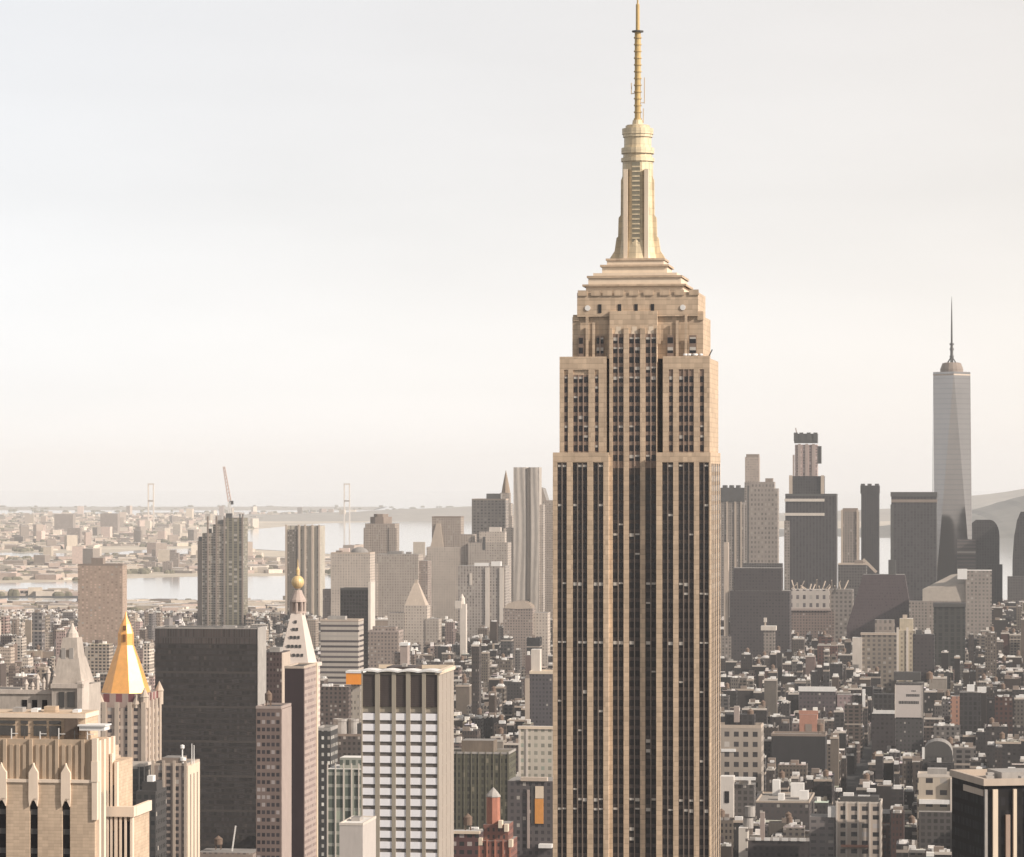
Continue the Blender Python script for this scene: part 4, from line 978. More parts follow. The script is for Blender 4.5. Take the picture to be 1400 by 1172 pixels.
    k.box('shaft', 1219, 1280, 678, None, 0, 50, [facade("dark_box_wall", (.046, .041, .040), (.026, .023, .023), 5, 4.2, .6, .8, 0), M_roofdark]); k.box('roof_cap', 1218, 1281, 673, 679, -1, 51, [M_steel, M_roofdark]); k.box('pale_line', 1219, 1281, 683, 687, -.7, .2, [M_lime2, M_lime2]); k.bars('flank_pier', (1218,), 4, -1, 4, 690, None, M_steel)

    # one tapering glass tower of eight tall triangles
    k = B('faceted_glass_tower', 'very tall glass tower with long triangular facets and a thin mast', 'skyscraper', 5700, 1278, 1330, rz=R(-1))
    gl = new_mat("facet_glass"); n = NT(gl)
    tc = n.t.nodes.new("ShaderNodeTexCoord").outputs['Object']
    sp_ = n.t.nodes.new("ShaderNodeSeparateXYZ"); n.put(sp_.inputs[0], tc)
    ln = n.math('LESS_THAN', n.math('FRACT', n.math('DIVIDE', sp_.outputs[2], 8.4)), .22)
    nz = n.ramp01(n.noise(tc, .02, 3), .8, 1.15)
    n.put(n.p.inputs['Base Color'], n.mix(1.0, n.mix(ln, (.27, .25, .235), (.22, .205, .195)), n.comb(nz, nz, nz), 'MULTIPLY')); n.p.inputs['Metallic'].default_value = .95; n.p.inputs['Roughness'].default_value = .07
    hw = k.E(1329.5); z0, z1 = 60.0, k.Z(508); cy = hw
    base = [(-hw, cy - hw), (hw, cy - hw), (hw, cy + hw), (-hw, cy + hw)]; r = hw * 1.0
    top = [(0, cy - r), (r, cy), (0, cy + r), (-r, cy)]
    q = MB()
    for i in range(4):
        j = (i + 1) % 4
        q.face([(*base[i], z0), (*base[j], z0), (*top[i], z1)]); q.face([(*base[j], z0), (*top[j], z1), (*top[i], z1)])
    q.face([(*p, z1) for p in top]); q.build('shaft', gl, k.t)
    q = MB(); q.box(-hw, hw, cy - hw, cy + hw, 0, z0); q.build('podium', gB, k.t)
    for py0, py1, m in ((511, 513, M_lime3),):
        q = MB(); f0, f1 = (k.Z(py0) - z0) / (z1 - z0), (k.Z(py1) - z0) / (z1 - z0)
        def octo(f): 
            o = []
            for i in range(4):
                b0, b1, tp_ = base[i], base[(i + 1) % 4], top[i]
                tprev = top[(i - 1) % 4]
                o += [(b0[0] + (tp_[0] - b0[0]) * f, b0[1] + (tp_[1] - b0[1]) * f), (b1[0] + (tp_[0] - b1[0]) * f, b1[1] + (tp_[1] - b1[1]) * f)]
            return [(x * 1.006, cy + (y - cy) * 1.006) for x, y in o]
        q.frustum(octo(f1), k.Z(py1), octo(f0), k.Z(py0), 0, False); q.build('mechanical_band', m, k.t)
    q = MB(); q.lathe(0, cy, [(hw * .62, z1), (hw * .62, k.Z(504)), (hw * .5, k.Z(496)), (hw * .36, k.Z(495))], 16, smooth=False); q.build('roof_ring', M_lime2, k.t)
    q = MB()
    for i in range(6):
        a = math.pi * i / 3 + .3; q.bar((hw * .6 * math.cos(a), cy + hw * .6 * math.sin(a), z1), (0, cy, k.Z(486)), 1.2)
    q.lathe(0, cy, [(2.6, k.Z(496)), (2.4, k.Z(474)), (1.7, k.Z(468)), (1.3, k.Z(440)), (.7, k.Z(415)), (.2, k.Z(404))], 8)
    for py in (488, 478, 471): q.lathe(0, cy, [(3.6, k.Z(py)), (3.6, k.Z(py - 2.5))], 8)
    q.build('mast', M_steel, k.t); k.see(405)

    k = B('round_shoulder_tower', 'dark office tower with a rounded shoulder beside the faceted glass tower', 'office tower', 5350, 1310, 1367)
    q = MB(); a, c = k.E(1329), k.E(1366); r = 15.0; zt = k.Z(711)
    P = [(a, 0), (c, 0)] + [(c - r + r * math.cos(t_), zt - r * 1.7 + r * 1.7 * math.sin(t_)) for t_ in np.linspace(0, math.pi / 2, 7)] + [(a + 6, zt), (a, zt - 5)]
    q.face([(x, 0, z) for x, z in P], 0, [(x, z) for x, z in P]); q.face([(x, 40, z) for x, z in reversed(P)], 0)
    for i in range(len(P)):
        j = (i + 1) % len(P); q.face([(P[j][0], 0, P[j][1]), (P[i][0], 0, P[i][1]), (P[i][0], 40, P[i][1]), (P[j][0], 40, P[j][1])], 0 if i in (0, 1) else 1)
    q.build('shaft', [gB, M_roofdark], k.t); k.see(711); k.box('wing', 1309, 1334, 738, None, -3, 36, [facade("brown_banded_wall", (.11, .09, .08), (.045, .04, .04), 40, 5.5, .98, .5, .05), M_roofdark]); k.box('lower_wing', 1352, 1370, 772, None, -2, 30, [gB, M_roofdark])
    k = B('curved_edge_tower', 'dark tower with bowed edge at the end of the skyline beyond the river gap', 'tower', 5300, 1384, 1440)
    q = MB(); a, c, zt = k.E(1390), k.E(1440), k.Z(700)
    P = [(k.E(1384), 0), (c, 0), (c, zt), (k.E(1396), zt), (k.E(1391), k.Z(712)), (k.E(1387), k.Z(735)), (k.E(1385), k.Z(765))]
    q.face([(x, 0, z) for x, z in P], 0, [(x, z) for x, z in P]); q.face([(x, 40, z) for x, z in reversed(P)], 0)
    for i in range(len(P)):
        j = (i + 1) % len(P); q.face([(P[j][0], 0, P[j][1]), (P[i][0], 0, P[i][1]), (P[i][0], 40, P[i][1]), (P[j][0], 40, P[j][1])], 0 if i not in (2,) else 1)
    q.build('shaft', [gB, M_roofdark], k.t); k.see(700); k.box('podium', 1378, 1440, 788, None, -6, 0, [gA, M_roofgrey])

    # ---------- second row, in front of that skyline
    k = B('dark_brown_slab', 'massive dark brown block beside the spired skyscraper, below the mottled tower', 'building', 4350, 990, 1080)
    dk = facade("dark_brown_block_wall", (.046, .037, .036), (.028, .023, .024), 4, 4, .5, .5, 0)
    k.box('shaft', 998, 1079, 808, None, 0, 40, [dk, M_roofgrey]); k.box('upper_block', 1003, 1068, 777, 808, 4, 36, [dk, M_roofgrey]); k.bars('pale_edge', (990,), 6, 2, 12, 742, 870, M_lime3); k.box('wing', 985, 1000, 870, None, -3, 20, [gC, M_roofgrey])
    k = B('white_capped_shaft', 'slender grey shaft with a white flared cap before the dark brown block', 'tower', 4200, 1040, 1062)
    k.box('shaft', 1044, 1059, 861, None, 0, 12, [gC, M_roofgrey]); k.box('cap', 1040.5, 1061, 856, 862, -1.6, 13, [M_lime4, M_rooflight]); k.box('finial', 1044, 1048, 845, 851, 3, 7, [M_lime4, M_lime4]); k.box('finial_stem', 1045, 1047, 851, 856, 4, 6, [M_lime3, M_lime3])
    k = B('spiky_site_building', 'pale low building bristling with struts on its roof, below the white banded slab', 'building', 4700, 1078, 1166)
    k.box('shaft', 1082, 1140, 835, None, 0, 34, [facade("red_brown_wall", (.20, .145, .12), (.06, .05, .045), 4, 4, .5, .5, .05), M_roofgrey]); k.box('pale_storey', 1082, 1134, 806, 832, -1.5, 20, [facade("pale_site_wall", (.46, .40, .35), (.07, .06, .06), 9, 11, .42, .5, .3), M_rooflight]); k.box('wing', 1130, 1165, 806, None, 4, 34, [facade("grey_site_wall", (.22, .19, .165), (.07, .06, .055), 6, 6, .5, .5, .15), M_roofgrey]); k.box('pink_course', 1081, 1136, 832, 835, -2, 1, [M_pink, M_pink])
    rnd = random.Random(8); q = MB()
    for i in range(18):
        x = k.E(1082 + i * 4.2); q.bar((x, rnd.uniform(0, 14), k.Z(806)), (x + rnd.uniform(-8, 8), rnd.uniform(0, 14), k.Z(rnd.uniform(792, 802))), 1.3)
    q.build('strut', M_lime3, k.t); k.see(790)
    k = B('purple_brown_block', 'dark purplish brown building with sloping sides, below the free standing notched tower', 'building', 4600, 1156, 1252)
    m = facade("purple_brown_wall", (.055, .036, .036), (.035, .024, .026), 4, 4, .5, .5, 0); q = MB()
    q.frustum([(k.E(1158), 0), (k.E(1248), 0), (k.E(1248), 46), (k.E(1158), 46)], k.Z(858), [(k.E(1180), 8), (k.E(1236), 8), (k.E(1236), 40), (k.E(1180), 40)], k.Z(786), 0, 1); q.box(k.E(1158), k.E(1248), 0, 46, 0, k.Z(858)); q.build('shaft', [m, M_roofgrey], k.t); k.see(786)
    k.box('bulkhead', 1214, 1224, 766, 786, 12, 24, [M_steel, M_roofdark]); q = MB(); q.bar((k.E(1180), 10, k.Z(765)), (k.E(1198), 10, k.Z(783)), 3.5); q.build('sloping_skylight', M_lime3, k.t)
    k = B('slant_roof_building', 'grey building with long slanted roof and white gable below the faceted tower', 'building', 4550, 1258, 1358)
    q = MB(); a, b1, c = k.E(1262), k.E(1322), k.E(1322)
    q.frustum([(a, 0), (b1, 0), (b1, 40), (a, 40)], 0, [(a, 0), (b1, 0), (b1, 40), (a, 40)], k.Z(822), 0, False)
    q.face([(a, 0, k.Z(822)), (b1, 0, k.Z(822)), (b1, 3, k.Z(797)), (a, 3, k.Z(806))], 1); q.face([(a, 3, k.Z(806)), (b1, 3, k.Z(797)), (b1, 40, k.Z(784)), (k.E(1300), 40, k.Z(787))], 1)
    q.face([(b1, 0, k.Z(822)), (b1, 40, k.Z(822)), (b1, 40, k.Z(784)), (b1, 3, k.Z(797))], 0); q.face([(a, 3, k.Z(806)), (k.E(1300), 40, k.Z(787)), (a, 40, k.Z(822)), (a, 0, k.Z(822))], 0)
    q.build('slanted_wing', [gC, plain("slanted_roof", (.36, .31, .26), .8, .2, .05, streak=False)], k.t); k.box('shaft', 1320, 1355, 780, None, -2, 36, [facade("grey_office_wall", (.25, .21, .18), (.10, .09, .08), 5, 5, .5, .5, .06), M_rooflight]); k.box('white_gable', 1309, 1322, 778, 792, -3, 6, [M_white, M_rooflight]); k.box('low_wing', 1244, 1270, 822, None, -4, 20, [gC, M_roofgrey])
    k = B('dark_green_block', 'dark greenish glass block before the building with a slanted roof', 'building', 4050, 1276, 1320)
    k.box('shaft', 1277, 1319, 829, None, 0, 30, [facade("dark_green_wall", (.038, .036, .031), (.018, .018, .016), 7, 5, .62, .8, 0), M_roofdark]); k.box('roof_band', 1276, 1320, 825, 830, -1, 30.6, [M_steel, M_roofdark])
    k = B('brown_grid_block', 'mid height brown gridded block with pale cornice, below the purplish sloping building', 'building', 3900, 1172, 1236)
    k.box('shaft', 1178, 1235, 868, None, 0, 26, [facade("brown_office_wall", (.24, .20, .16), (.075, .065, .06), 6, 5, .5, .55, .08), M_roofgrey]); k.box('setback', 1196, 1222, 848, 868, 6, 20, [gD, M_roofgrey]); k.box('cornice', 1177, 1236, 865, 868.5, -.8, 2, [M_lime3, M_rooflight]); k.box('pale_side_wing', 1166, 1179, 872, None, -3, 16, [M_lime4, M_rooflight])
    k = B('yellow_stone_block', 'yellowish ornate stone block rising beside the brown gridded block', 'building', 3850, 1222, 1258)
    k.box('shaft', 1226, 1254, 862, None, 0, 20, [facade("yellow_stone_wall", (.42, .35, .25), (.16, .13, .10), 5, 5, .45, .5, .05), M_rooflight]); k.box('upper_block', 1230, 1248, 846, 862, 3, 16, [plain("yellow_stone", (.46, .385, .28), .9, .25, .2), M_rooflight]); k.bars('pier', (1226, 1239, 1251), 3, -.8, .1, 858, None, M_lime4); k.box('chimney', 1234, 1240, 841, 846, 6, 10, [M_lime3, M_lime3])
    k = B('dark_brown_tower_block', 'dark brown square block in front of the dark green glass block', 'building', 3650, 1246, 1280)
    k.box('shaft', 1248, 1277, 868, None, 0, 24, [dk, M_roofdark]); k.box('bulkhead', 1252, 1260, 862, 868, 4, 12, [M_steel, M_roofdark]); k.box('white_unit', 1264, 1272, 862, 867, 6, 12, [M_white, M_white])

    # ---------- low city beyond the spired skyscraper, the pieces that stand out
    k = B('billboard_building', 'dark building carrying a large off-white painted wall sign', 'building', 2950, 1222, 1264)
    k.box('shaft', 1225, 1262, 934, None, 0, 22, [facade("billboard_dark_wall", (.060, .054, .052), (.03, .03, .028), 3.4, 3.8, .4, .4, .04), M_roofgrey]); k.box('sign_board', 1224.5, 1260, 937, 981, -.8, 0, [plain("sign_paint", (.50, .44, .40), .8, .06, .4)] * 2); k.bars('frame', (1223.8, 1260), .9, -1, .1, 936, 982, M_lime4)
    for a, c, y0, y1 in ((1246, 1252, 944, 945.5), (1239, 1257, 949, 952.5), (1229, 1256, 958.5, 962.5)):
        q = MB(); x = a
        rr = random.Random(int(a))
        while x < c:
            w = rr.uniform(1.2, 2.6); q.box(k.E(x), k.E(min(c, x + w)), -.86, -.78, k.Z(y1), k.Z(y0)); x += w + .35
        q.build('lettering', M_steel, k.t)
    k.box('dark_canopy', 1222, 1258, 920, 931, 6, 20, [M_steel, M_roofdark]); k.tank(1270, 10, 934, 3, 5)
    k = B('white_roof_shed', 'low building with a bright white roof strip beside the painted wall sign', 'building', 3020, 1190, 1225)
    k.box('shaft', 1192, 1224, 976, None, 0, 24, [dk, M_rooflight]); k.box('white_parapet', 1194, 1224, 971, 976, -.6, 1, [M_white, M_white]); k.box('dark_block', 1194, 1222, 950, 970, 8, 20, [gB, M_roofdark])
    k = B('white_cornice_loft', 'long dark loft building under a bright white cornice', 'building', 3300, 1090, 1144)
    k.box('shaft', 1093, 1142, 945, None, 0, 24, [facade("dark_loft_wall", (.085, .066, .068), (.04, .034, .036), 3.6, 4, .5, .5, .04), M_roofgrey]); k.box('cornice', 1092, 1142, 939, 945.5, -.8, 2, [M_white, M_rooflight]); k.box('wing', 1144, 1172, 950, None, 2, 22, [facade("pink_loft_wall", (.27, .20, .19), (.10, .08, .08), 4, 4, .5, .5, .1), M_roofgrey]); k.bars('white_pier', (1178,), 4, -1, 3, 942, 966, M_white)
    k = B('orange_brick_house', 'small orange brick building on a white base ledge', 'building', 2950, 1088, 1122)
    ob = plain("orange_brick", (.40, .20, .14), .9, .2, .3)
    k.box('shaft', 1093, 1117, 977, None, 0, 16, [ob, M_roofgrey]); k.box('parapet_wall', 1092, 1118, 972, 977, 3, 5, [ob, ob]); k.box('window', 1101, 1110, 990, 1000, -.3, .1, [M_lime2, M_lime2]); k.box('ledge', 1092, 1122, 1002, 1006, -1.2, 2, [M_white, M_rooflight]); k.box('side_wing', 1117, 1126, 984, None, 1, 14, [M_lime2, M_roofgrey])
    k = B('pale_window_grid_building', 'pale masonry building with a strong grid of square dark windows, against the spired skyscraper', 'building', 2520, 960, 1042)
    k.box('shaft', 964, 1040, 995, None, 0, 26, [facade("square_window_wall", (.34, .285, .235), (.03, .026, .026), 6.9, 7.4, .52, .5, .06, (.5, .45, .4)), M_roofdark]); k.parapet(964, 1040, 995, 0, 26, M_lime3, 2); W = k.E(1040)
    k.box('upper_mass', 990, 1030, 978, 995, 8, 20, [gB, M_roofdark]); k.box('pink_chimney', 1003, 1010, 966, 988, 3, 7, [M_pink, M_lime4]); k.box('white_band', 986, 1006, 1024, 1028, -.5, .1, [M_white, M_white]); k.tank(1024, 14, 988, 2.4, 4.5)
    q = MB(); q.box(W, W + .3, .3, 25.6, 0, k.Z(996)); q.build('side_wall', facade("side_window_wall", (.33, .28, .235), (.05, .045, .04), 6, 7.4, .4, .5, .05), k.t)
    k = B('charcoal_blank_block', 'blank charcoal building with pale coping below the orange brick building', 'building', 2720, 1050, 1132)
    k.box('shaft', 1055, 1128, 1006, None, 0, 26, [plain("charcoal_stucco", (.034, .031, .031), .9, .2, .1), M_roofgrey]); k.parapet(1055, 1128, 1006, 0, 26, M_lime2, 1.5); k.tank(1120, 12, 1006, 2.5, 5)
    k = B('grid_front_loft', 'cream loft with four columns of large dark windows near the bottom of the view', 'building', 2250, 1104, 1208)
    k.box('shaft', 1144, 1204, 1098, None, 0, 26, [facade("cream_loft_wall", (.46, .385, .32), (.022, .02, .02), 7.0, 5.6, .56, .52, .1, (.5, .45, .42)), M_roofgrey]); k.bars('pier', (1143, 1156, 1172, 1187.5, 1202), 2.4, -.6, .1, 1096, None, M_lime4); k.parapet(1144, 1204, 1098, 0, 26, M_lime4, .8); k.box('side_wing', 1107, 1141, 1118, None, 2, 24, [facade("grey_loft_wall", (.19, .165, .155), (.06, .055, .055), 5.6, 4.4, .6, .4, .1), M_roofgrey]); k.box('white_penthouse', 1132, 1143, 1104, 1118, .5, 10, [M_white, M_rooflight])
    for px, w, py in ((1152, 14, 1086), (1172, 16, 1089), (1142, 8, 1080), (1184, 12, 1080)): k.box('roof_unit', px, px + w, py, py + 4, 8, 14, [M_white, M_rooflight])
    k.box('roof_base', 1148, 1200, 1090, 1098, 5, 20, [M_steel, M_roofdark]); k.box('red_awning', 1150, 1186, 1155, 1158, -2, 0, [ob, ob])
    k = B('grey_roof_warehouse', 'broad low warehouse with a wide grey flat roof in front of the blank charcoal building', 'warehouse', 2420, 1028, 1112)
    k.box('shaft', 1034, 1106, 1097, None, 0, 70, [facade("warehouse_wall", (.075, .062, .058), (.05, .045, .045), 4, 4.2, .5, .5, .1), plain("felt_roof", (.30, .265, .23), .95, .2, .05, streak=False)]); k.parapet(1034, 1106, 1097, 0, 70, M_lime3, .8)
    for px, w, y0 in ((1076, 18, 42), (1090, 12, 22), (1050, 10, 50), (1062, 8, 14)): k.box('roof_unit', px, px + w, 1093 - y0 * .35, 1097, y0, y0 + 9, [M_white, M_rooflight])
    k = B('white_corner_building', 'small white building with one dark opening and curved white roof rail', 'building', 2380, 984, 1032)
    k.box('shaft', 985, 1003, 1062, None, 0, 12, [plain("white_stucco", (.60, .54, .48), .9, .12, .2), M_rooflight]); k.box('opening', 991, 997, 1082, 1098, -.3, .1, [M_darkglass, M_darkglass]); k.box('white_rail', 1003, 1032, 1063, 1067, 2, 5, [M_white, M_white]); k.box('rear_wing', 1003, 1030, 1074, None, 6, 24, [gA, M_roofgrey])
    q = MB(); q.lathe(k.E(1017), 10, [(4.2, k.Z(1078)), (4.2, k.Z(1068)), (3, k.Z(1068)), (3, k.Z(1071))], 14, smooth=False); q.build('cooling_drum', M_equip, k.t)
    k = B('tiled_white_front', 'narrow white fronted building with round drums on top, low beside the spired skyscraper', 'building', 2300, 1006, 1048)
    k.box('shaft', 1010, 1022, 1132, None, 0, 16, [facade("white_stack_wall", (.60, .54, .47), (.12, .10, .09), 12, 6.4, .6, .3, .1), M_rooflight]); k.box('wing', 1022, 1110, 1150, None, 4, 26, [dk, M_roofgrey]); k.bars('white_railing', (1032, 1044, 1056, 1068, 1080, 1092), 8, 3, 4, 1146, 1150, M_white)
    for px, py, r in ((1024, 1104, 3.6), (1022, 1120, 3.4)):
        q = MB(); q.lathe(k.E(px), 8, [(r, k.Z(py + 14)), (r, k.Z(py)), (r * .7, k.Z(py)), (r * .7, k.Z(py + 3))], 14, smooth=False); q.build('cooling_drum', M_equip, k.t)
    k.box('pink_chimney', 1038, 1044, 1112, 1150, 8, 11, [M_pink, M_lime4])
    k = B('dome_roof_hall', 'dark hall with a rounded glazed roof above the black white-ribbed tower', 'hall', 2500, 1258, 1306)
    q = MB(); a, c = k.E(1262), k.E(1302); n = 12; cx = (a + c) / 2; r = (c - a) / 2; zb = k.Z(1034); k.see(1008)
    for i in range(n):
        a0, a1 = math.pi * i / n, math.pi * (i + 1) / n; p = lambda t_, y: (cx - r * math.cos(t_), y, zb + 11 * math.sin(t_) ** .8 if t_ < math.pi - 1e-6 else zb)
        q.face([p(a0, 0), p(a1, 0), p(a1, 30), p(a0, 30)], 1); q.face([(cx, 0, zb), p(a1, 0), p(a0, 0)], 0)
    q.box(a, c, .2, 30, 0, zb, 0); q.build('vaulted_hall', [facade("hall_wall", (.065, .06, .055), (.03, .028, .027), 4, 4, .5, .5, .06), M_roofgrey], k.t)
    k.box('white_post', 1261, 1264.5, 1022, 1038, -1, 1, [M_white, M_white]); k.box('roof_unit', 1281, 1287, 1036, 1042, -4, -1, [M_white, M_white]); k.box('front_wing', 1268, 1304, 1042, None, -5, 0, [gB, M_roofdark])
    k = B('cream_window_house', 'cream building with paired dark windows and a white ledge, beside the black white-ribbed tower', 'building', 2200, 1252, 1308)
    k.box('shaft', 1255, 1303, 1062, None, 0, 22, [facade("cream_house_wall", (.46, .385, .30), (.03, .025, .025), 9, 7.6, .5, .42, .1), M_roofgrey]); k.parapet(1255, 1303, 1062, 0, 22, M_lime4, 1.5); k.box('ledge', 1257, 1303, 1093, 1099, -3, 0, [M_white, M_rooflight]); k.box('roof_hood', 1268, 1294, 1052, 1062, 4, 14, [M_equip, M_equip]); k.box('front_wing', 1257, 1304, 1108, None, -12, -3, [gA, M_roofgrey]); k.bars('corner_strip', (1299,), 4, -3.2, 0, 1064, None, M_lime4)
    k = B('brick_stripe_building', 'dark building with a narrow orange brick strip on its corner', 'building', 3000, 1296, 1342)
    k.box('shaft', 1312, 1340, 947, None, 0, 24, [gB, M_roofgrey]); k.box('brick_strip', 1300, 1312, 952, None, -1, 8, [facade("brick_strip_wall", (.36, .19, .13), (.10, .07, .06), 5, 4, .3, .6, .05), M_rooflight]); k.box('roof_unit', 1322, 1332, 937, 946, 4, 12, [M_white, M_white]); k.box('roof_unit', 1336, 1348, 940, 947, 6, 12, [M_white, M_white])

    # ---------- black tower with white ribs, close by
    k = B('white_ribbed_tower', 'black tower with thin white ribs and a pale flat roof edge', 'tower', 1000, 1345, 1480, rz=R(10), foot=60)
    x0 = k.E(1345); x1 = x0 + 34; zt = k.Z(1071)
    q = MB(); q.box(x0, x1, .4, 32, 0, zt - .3, 0, 1); q.build('shaft', [facade("black_glass_wall", (.022, .020, .019), (.012, .011, .012), 1.6, 3.8, .8, .6, 0, grough=.7, spec=.06), plain("pale_roof", (.36, .30, .25), .95, .25, .15, streak=False)], k.t)
    for dx, w, m in ((-.1, .75, M_equip), (2.3, 1.5, M_limetop), (6.2, 1.3, M_mullion), (8.5, 1.0, M_limetop), (12.8, 1.4, M_limetop), (16.6, 1.3, M_mullion), (19, 1.1, M_limetop), (23.4, 1.4, M_limetop), (29, 1.2, M_limetop)):
        q = MB(); q.box(x0 + dx, x0 + dx + w, -.5, .45, 0, zt - 1.6 if m is not M_mullion else zt - 9); q.build('rib', m, k.t)
    q = MB(); q.box(x0 - .6, x1 + .6, -.7, .5, zt - .5, zt + 1.5); q.box(x0 - .6, x0 + .6, .5, 32.4, zt - .5, zt + 1.5); q.box(x0 + .6, x1 + .6, 31.2, 32.4, zt - .5, zt + 1.5); q.box(x1 - .6, x1 + .6, .5, 31.2, zt - .5, zt + 1.5); q.build('roof_edge', M_lime3, k.t)
    q = MB(); q.box(x0 - .3, x0 + .05, 1, 20, zt - 3.6, zt - 1.8); q.build('side_band', M_lime3, k.t)
    q = MB(); q.box(x0 + 9, x1 - 4, 12, 26, zt - .3, zt + 2.2); q.build('penthouse', M_equip, k.t)
    for x, y, w, h in ((x0 + 3, 8, 2.4, 1.6), (x0 + 6, 16, 2, 1.8), (x0 + 13, 6, 3, 1.5), (x0 + 24, 7, 2, 1.9)):
        q = MB(); q.box(x, x + w, y, y + w, zt - .3, zt + h); q.build('roof_unit', M_equip, k.t)
    k.see(1045); RECTS[k.ri] = (1000, 1302, 1480, 1062)
skyline()

# ================================================================ the low city between
CW = {   # walls of the ordinary buildings
    'brown': [(.13, .095, .075), (.11, .08, .066), (.15, .11, .085)],
    'dark brown': [(.07, .055, .05), (.06, .047, .045), (.08, .06, .05)],
    'dark grey': [(.062, .052, .048), (.075, .063, .058)],
    'red brick': [(.19, .085, .062), (.16, .08, .062)],
    'tan': [(.30, .24, .185), (.27, .21, .165), (.33, .265, .21)],
    'grey': [(.21, .185, .165), (.17, .15, .14)],
    'cream': [(.46, .39, .32), (.42, .36, .30)],
    'pink': [(.36, .25, .215), (.33, .24, .21)],
}
CK = ['brown'] * 6 + ['dark brown'] * 11 + ['dark grey'] * 8 + ['red brick'] * 2 + ['tan'] * 5 + ['grey'] * 5 + ['cream'] * 3 + ['pink'] * 2
CR = {'white': (.72, .68, .63), 'grey': (.30, .27, .245), 'black': (.05, .046, .044), 'beige': (.46, .39, .32), 'silver': (.52, .49, .45)}
CRK = ['white'] * 5 + ['grey'] * 6 + ['black'] * 7 + ['beige'] * 4 + ['silver'] * 3
WG = facade("city_window_wall", None, (.022, .019, .020), 3.1, 3.6, .46, .52, .10, (.34, .30, .27))
WB = facade("city_paired_window_wall", None, (.020, .018, .018), 5.2, 4.0, .62, .55, .08, (.36, .32, .28), floor=(.34, .28, .23))
WP = plain("city_party_wall", None, .9, .25, .15)
WALLS = {'windowed': WG, 'banded': WB, 'blank': WP}
rg = random.Random(21)
# how far down the picture each named building stays open to view: distance, left, right, row
KEEP = [(2120, 205, 360, 1300), (1690, 346, 440, 1300), (1900, 205, 262, 1300), (2000, 118, 206, 1300), (2720, 1050, 1132, 1040), (2520, 980, 1044, 1066), (2950, 1088, 1126, 1008), (3300, 1090, 1144, 968), (2950, 1222, 1264, 1030), (3000, 1298, 1344, 992), (3900, 1166, 1238, 908), (3850, 1224, 1256, 888), (4050, 1274, 1320, 884), (4350, 985, 1082, 892),
        (4200, 1038, 1062, 892), (2250, 1104, 1208, 1300), (2200, 1250, 1308, 1160), (2420, 1028, 1112, 1122), (2380, 984, 1034, 1110), (2300, 1006, 1110, 1200), (2500, 1256, 1306, 1052), (4600, 1150, 1252, 868), (4700, 1078, 1166, 866), (5350, 1300, 1372, 828), (4550, 1258, 1358, 862), (3650, 1246, 1280, 912), (3020, 1190, 1226, 984),
        (2950, 716, 756, 976), (2450, 704, 756, 1030), (2100, 606, 700, 1110), (1900, 694, 756, 1300), (3350, 462, 508, 908), (3050, 436, 492, 905), (3250, 500, 548, 914), (3150, 540, 566, 914), (2330, 470, 500, 968), (2250, 444, 500, 1030), (4300, 104, 170, 880), (5900, 266, 336, 862), (4700, 626, 692, 850), (4200, 620, 640, 882), (4250, 686, 750, 872), (4500, 530, 602, 870), (2230, 380, 436, 1000)]
ca, sa = math.cos(GRID), math.sin(GRID)
lots = []
AV, ST = 214.0, 56.0
for ia in range(-9, 10):
    for ib in range(32, 118):
        a0, a1 = ia * AV - 93, (ia + 1) * AV - 121
        b0 = ib * ST + 6
        for row in (0, 1):
            a = a0
            while a < a1 - 9:
                w = min(rg.choice((6, 7, 8, 8, 10, 12, 14, 18, 24)) * rg.uniform(.9, 1.1), a1 - a)
                if w < 5.5: break
                lots.append((a + .15, a + w - .15, b0 + row * 22.6, rg.uniform(12, 22), row))
                a += w
cand = []
for a0, a1, b0, dep, row in lots:
    am = (a0 + a1) / 2
    bb = b0 if row == 0 else b0 + 22.4 - dep
    x, y = am * ca - bb * sa, am * sa + bb * ca
    if y < 1350 or y > 6350: continue
    px, _ = to_px(x, y, 0)
    hw = (a1 - a0) / 2 / y * F
    if px + hw < -260 or px - hw > 1660: continue
    if any((x - fx) ** 2 + (y - fy) ** 2 < (fr + 9) ** 2 for fx, fy, fr in FOOT): continue
    near = y < 3600
    h = min(85, max(10, math.exp(rg.gauss(math.log(19 if near else 23), .42))))
    if rg.random() < .05: h *= rg.uniform(1.4, 2.1)
    if y > 4300 and 425 < px < 1420: h *= rg.uniform(1.0, 2.1) if y > 4700 else rg.uniform(.9, 1.5)
    if px < 215: h *= rg.uniform(.75, 1.45)
    if y > 5200 and px < 430: h = min(h, 42 if px > 190 else 30)
    pt = EY + (HC - h) / y * F
    lo = 880 if px < 430 else (868 if px < 760 else 862)
    if px < 215: lo = 836
    elif px < 430: lo = 838
    elif px > 1355: lo = 822
    else: lo = 846
    # nothing grows across what the named buildings show; before them the blocks crowd up close
    alw = lo
    for D_, l_, r_, kp in KEEP:
        if y < D_ + 5 and px + hw > l_ and px - hw < r_: alw = max(alw, kp)
    if pt < alw: h = HC - (alw + rg.uniform(0, 14) - EY) * y / F
    elif pt > alw + 8 and y < 4200 and rg.random() < .16: h = max(h, min(48, HC - (alw + rg.uniform(6, 50) - EY) * y / F))
    if h < 8: continue
    cand.append([y, px, hw, EY + (HC - h) / y * F, x, h, a1 - a0, dep])
cand.sort(key=lambda c: c[0])
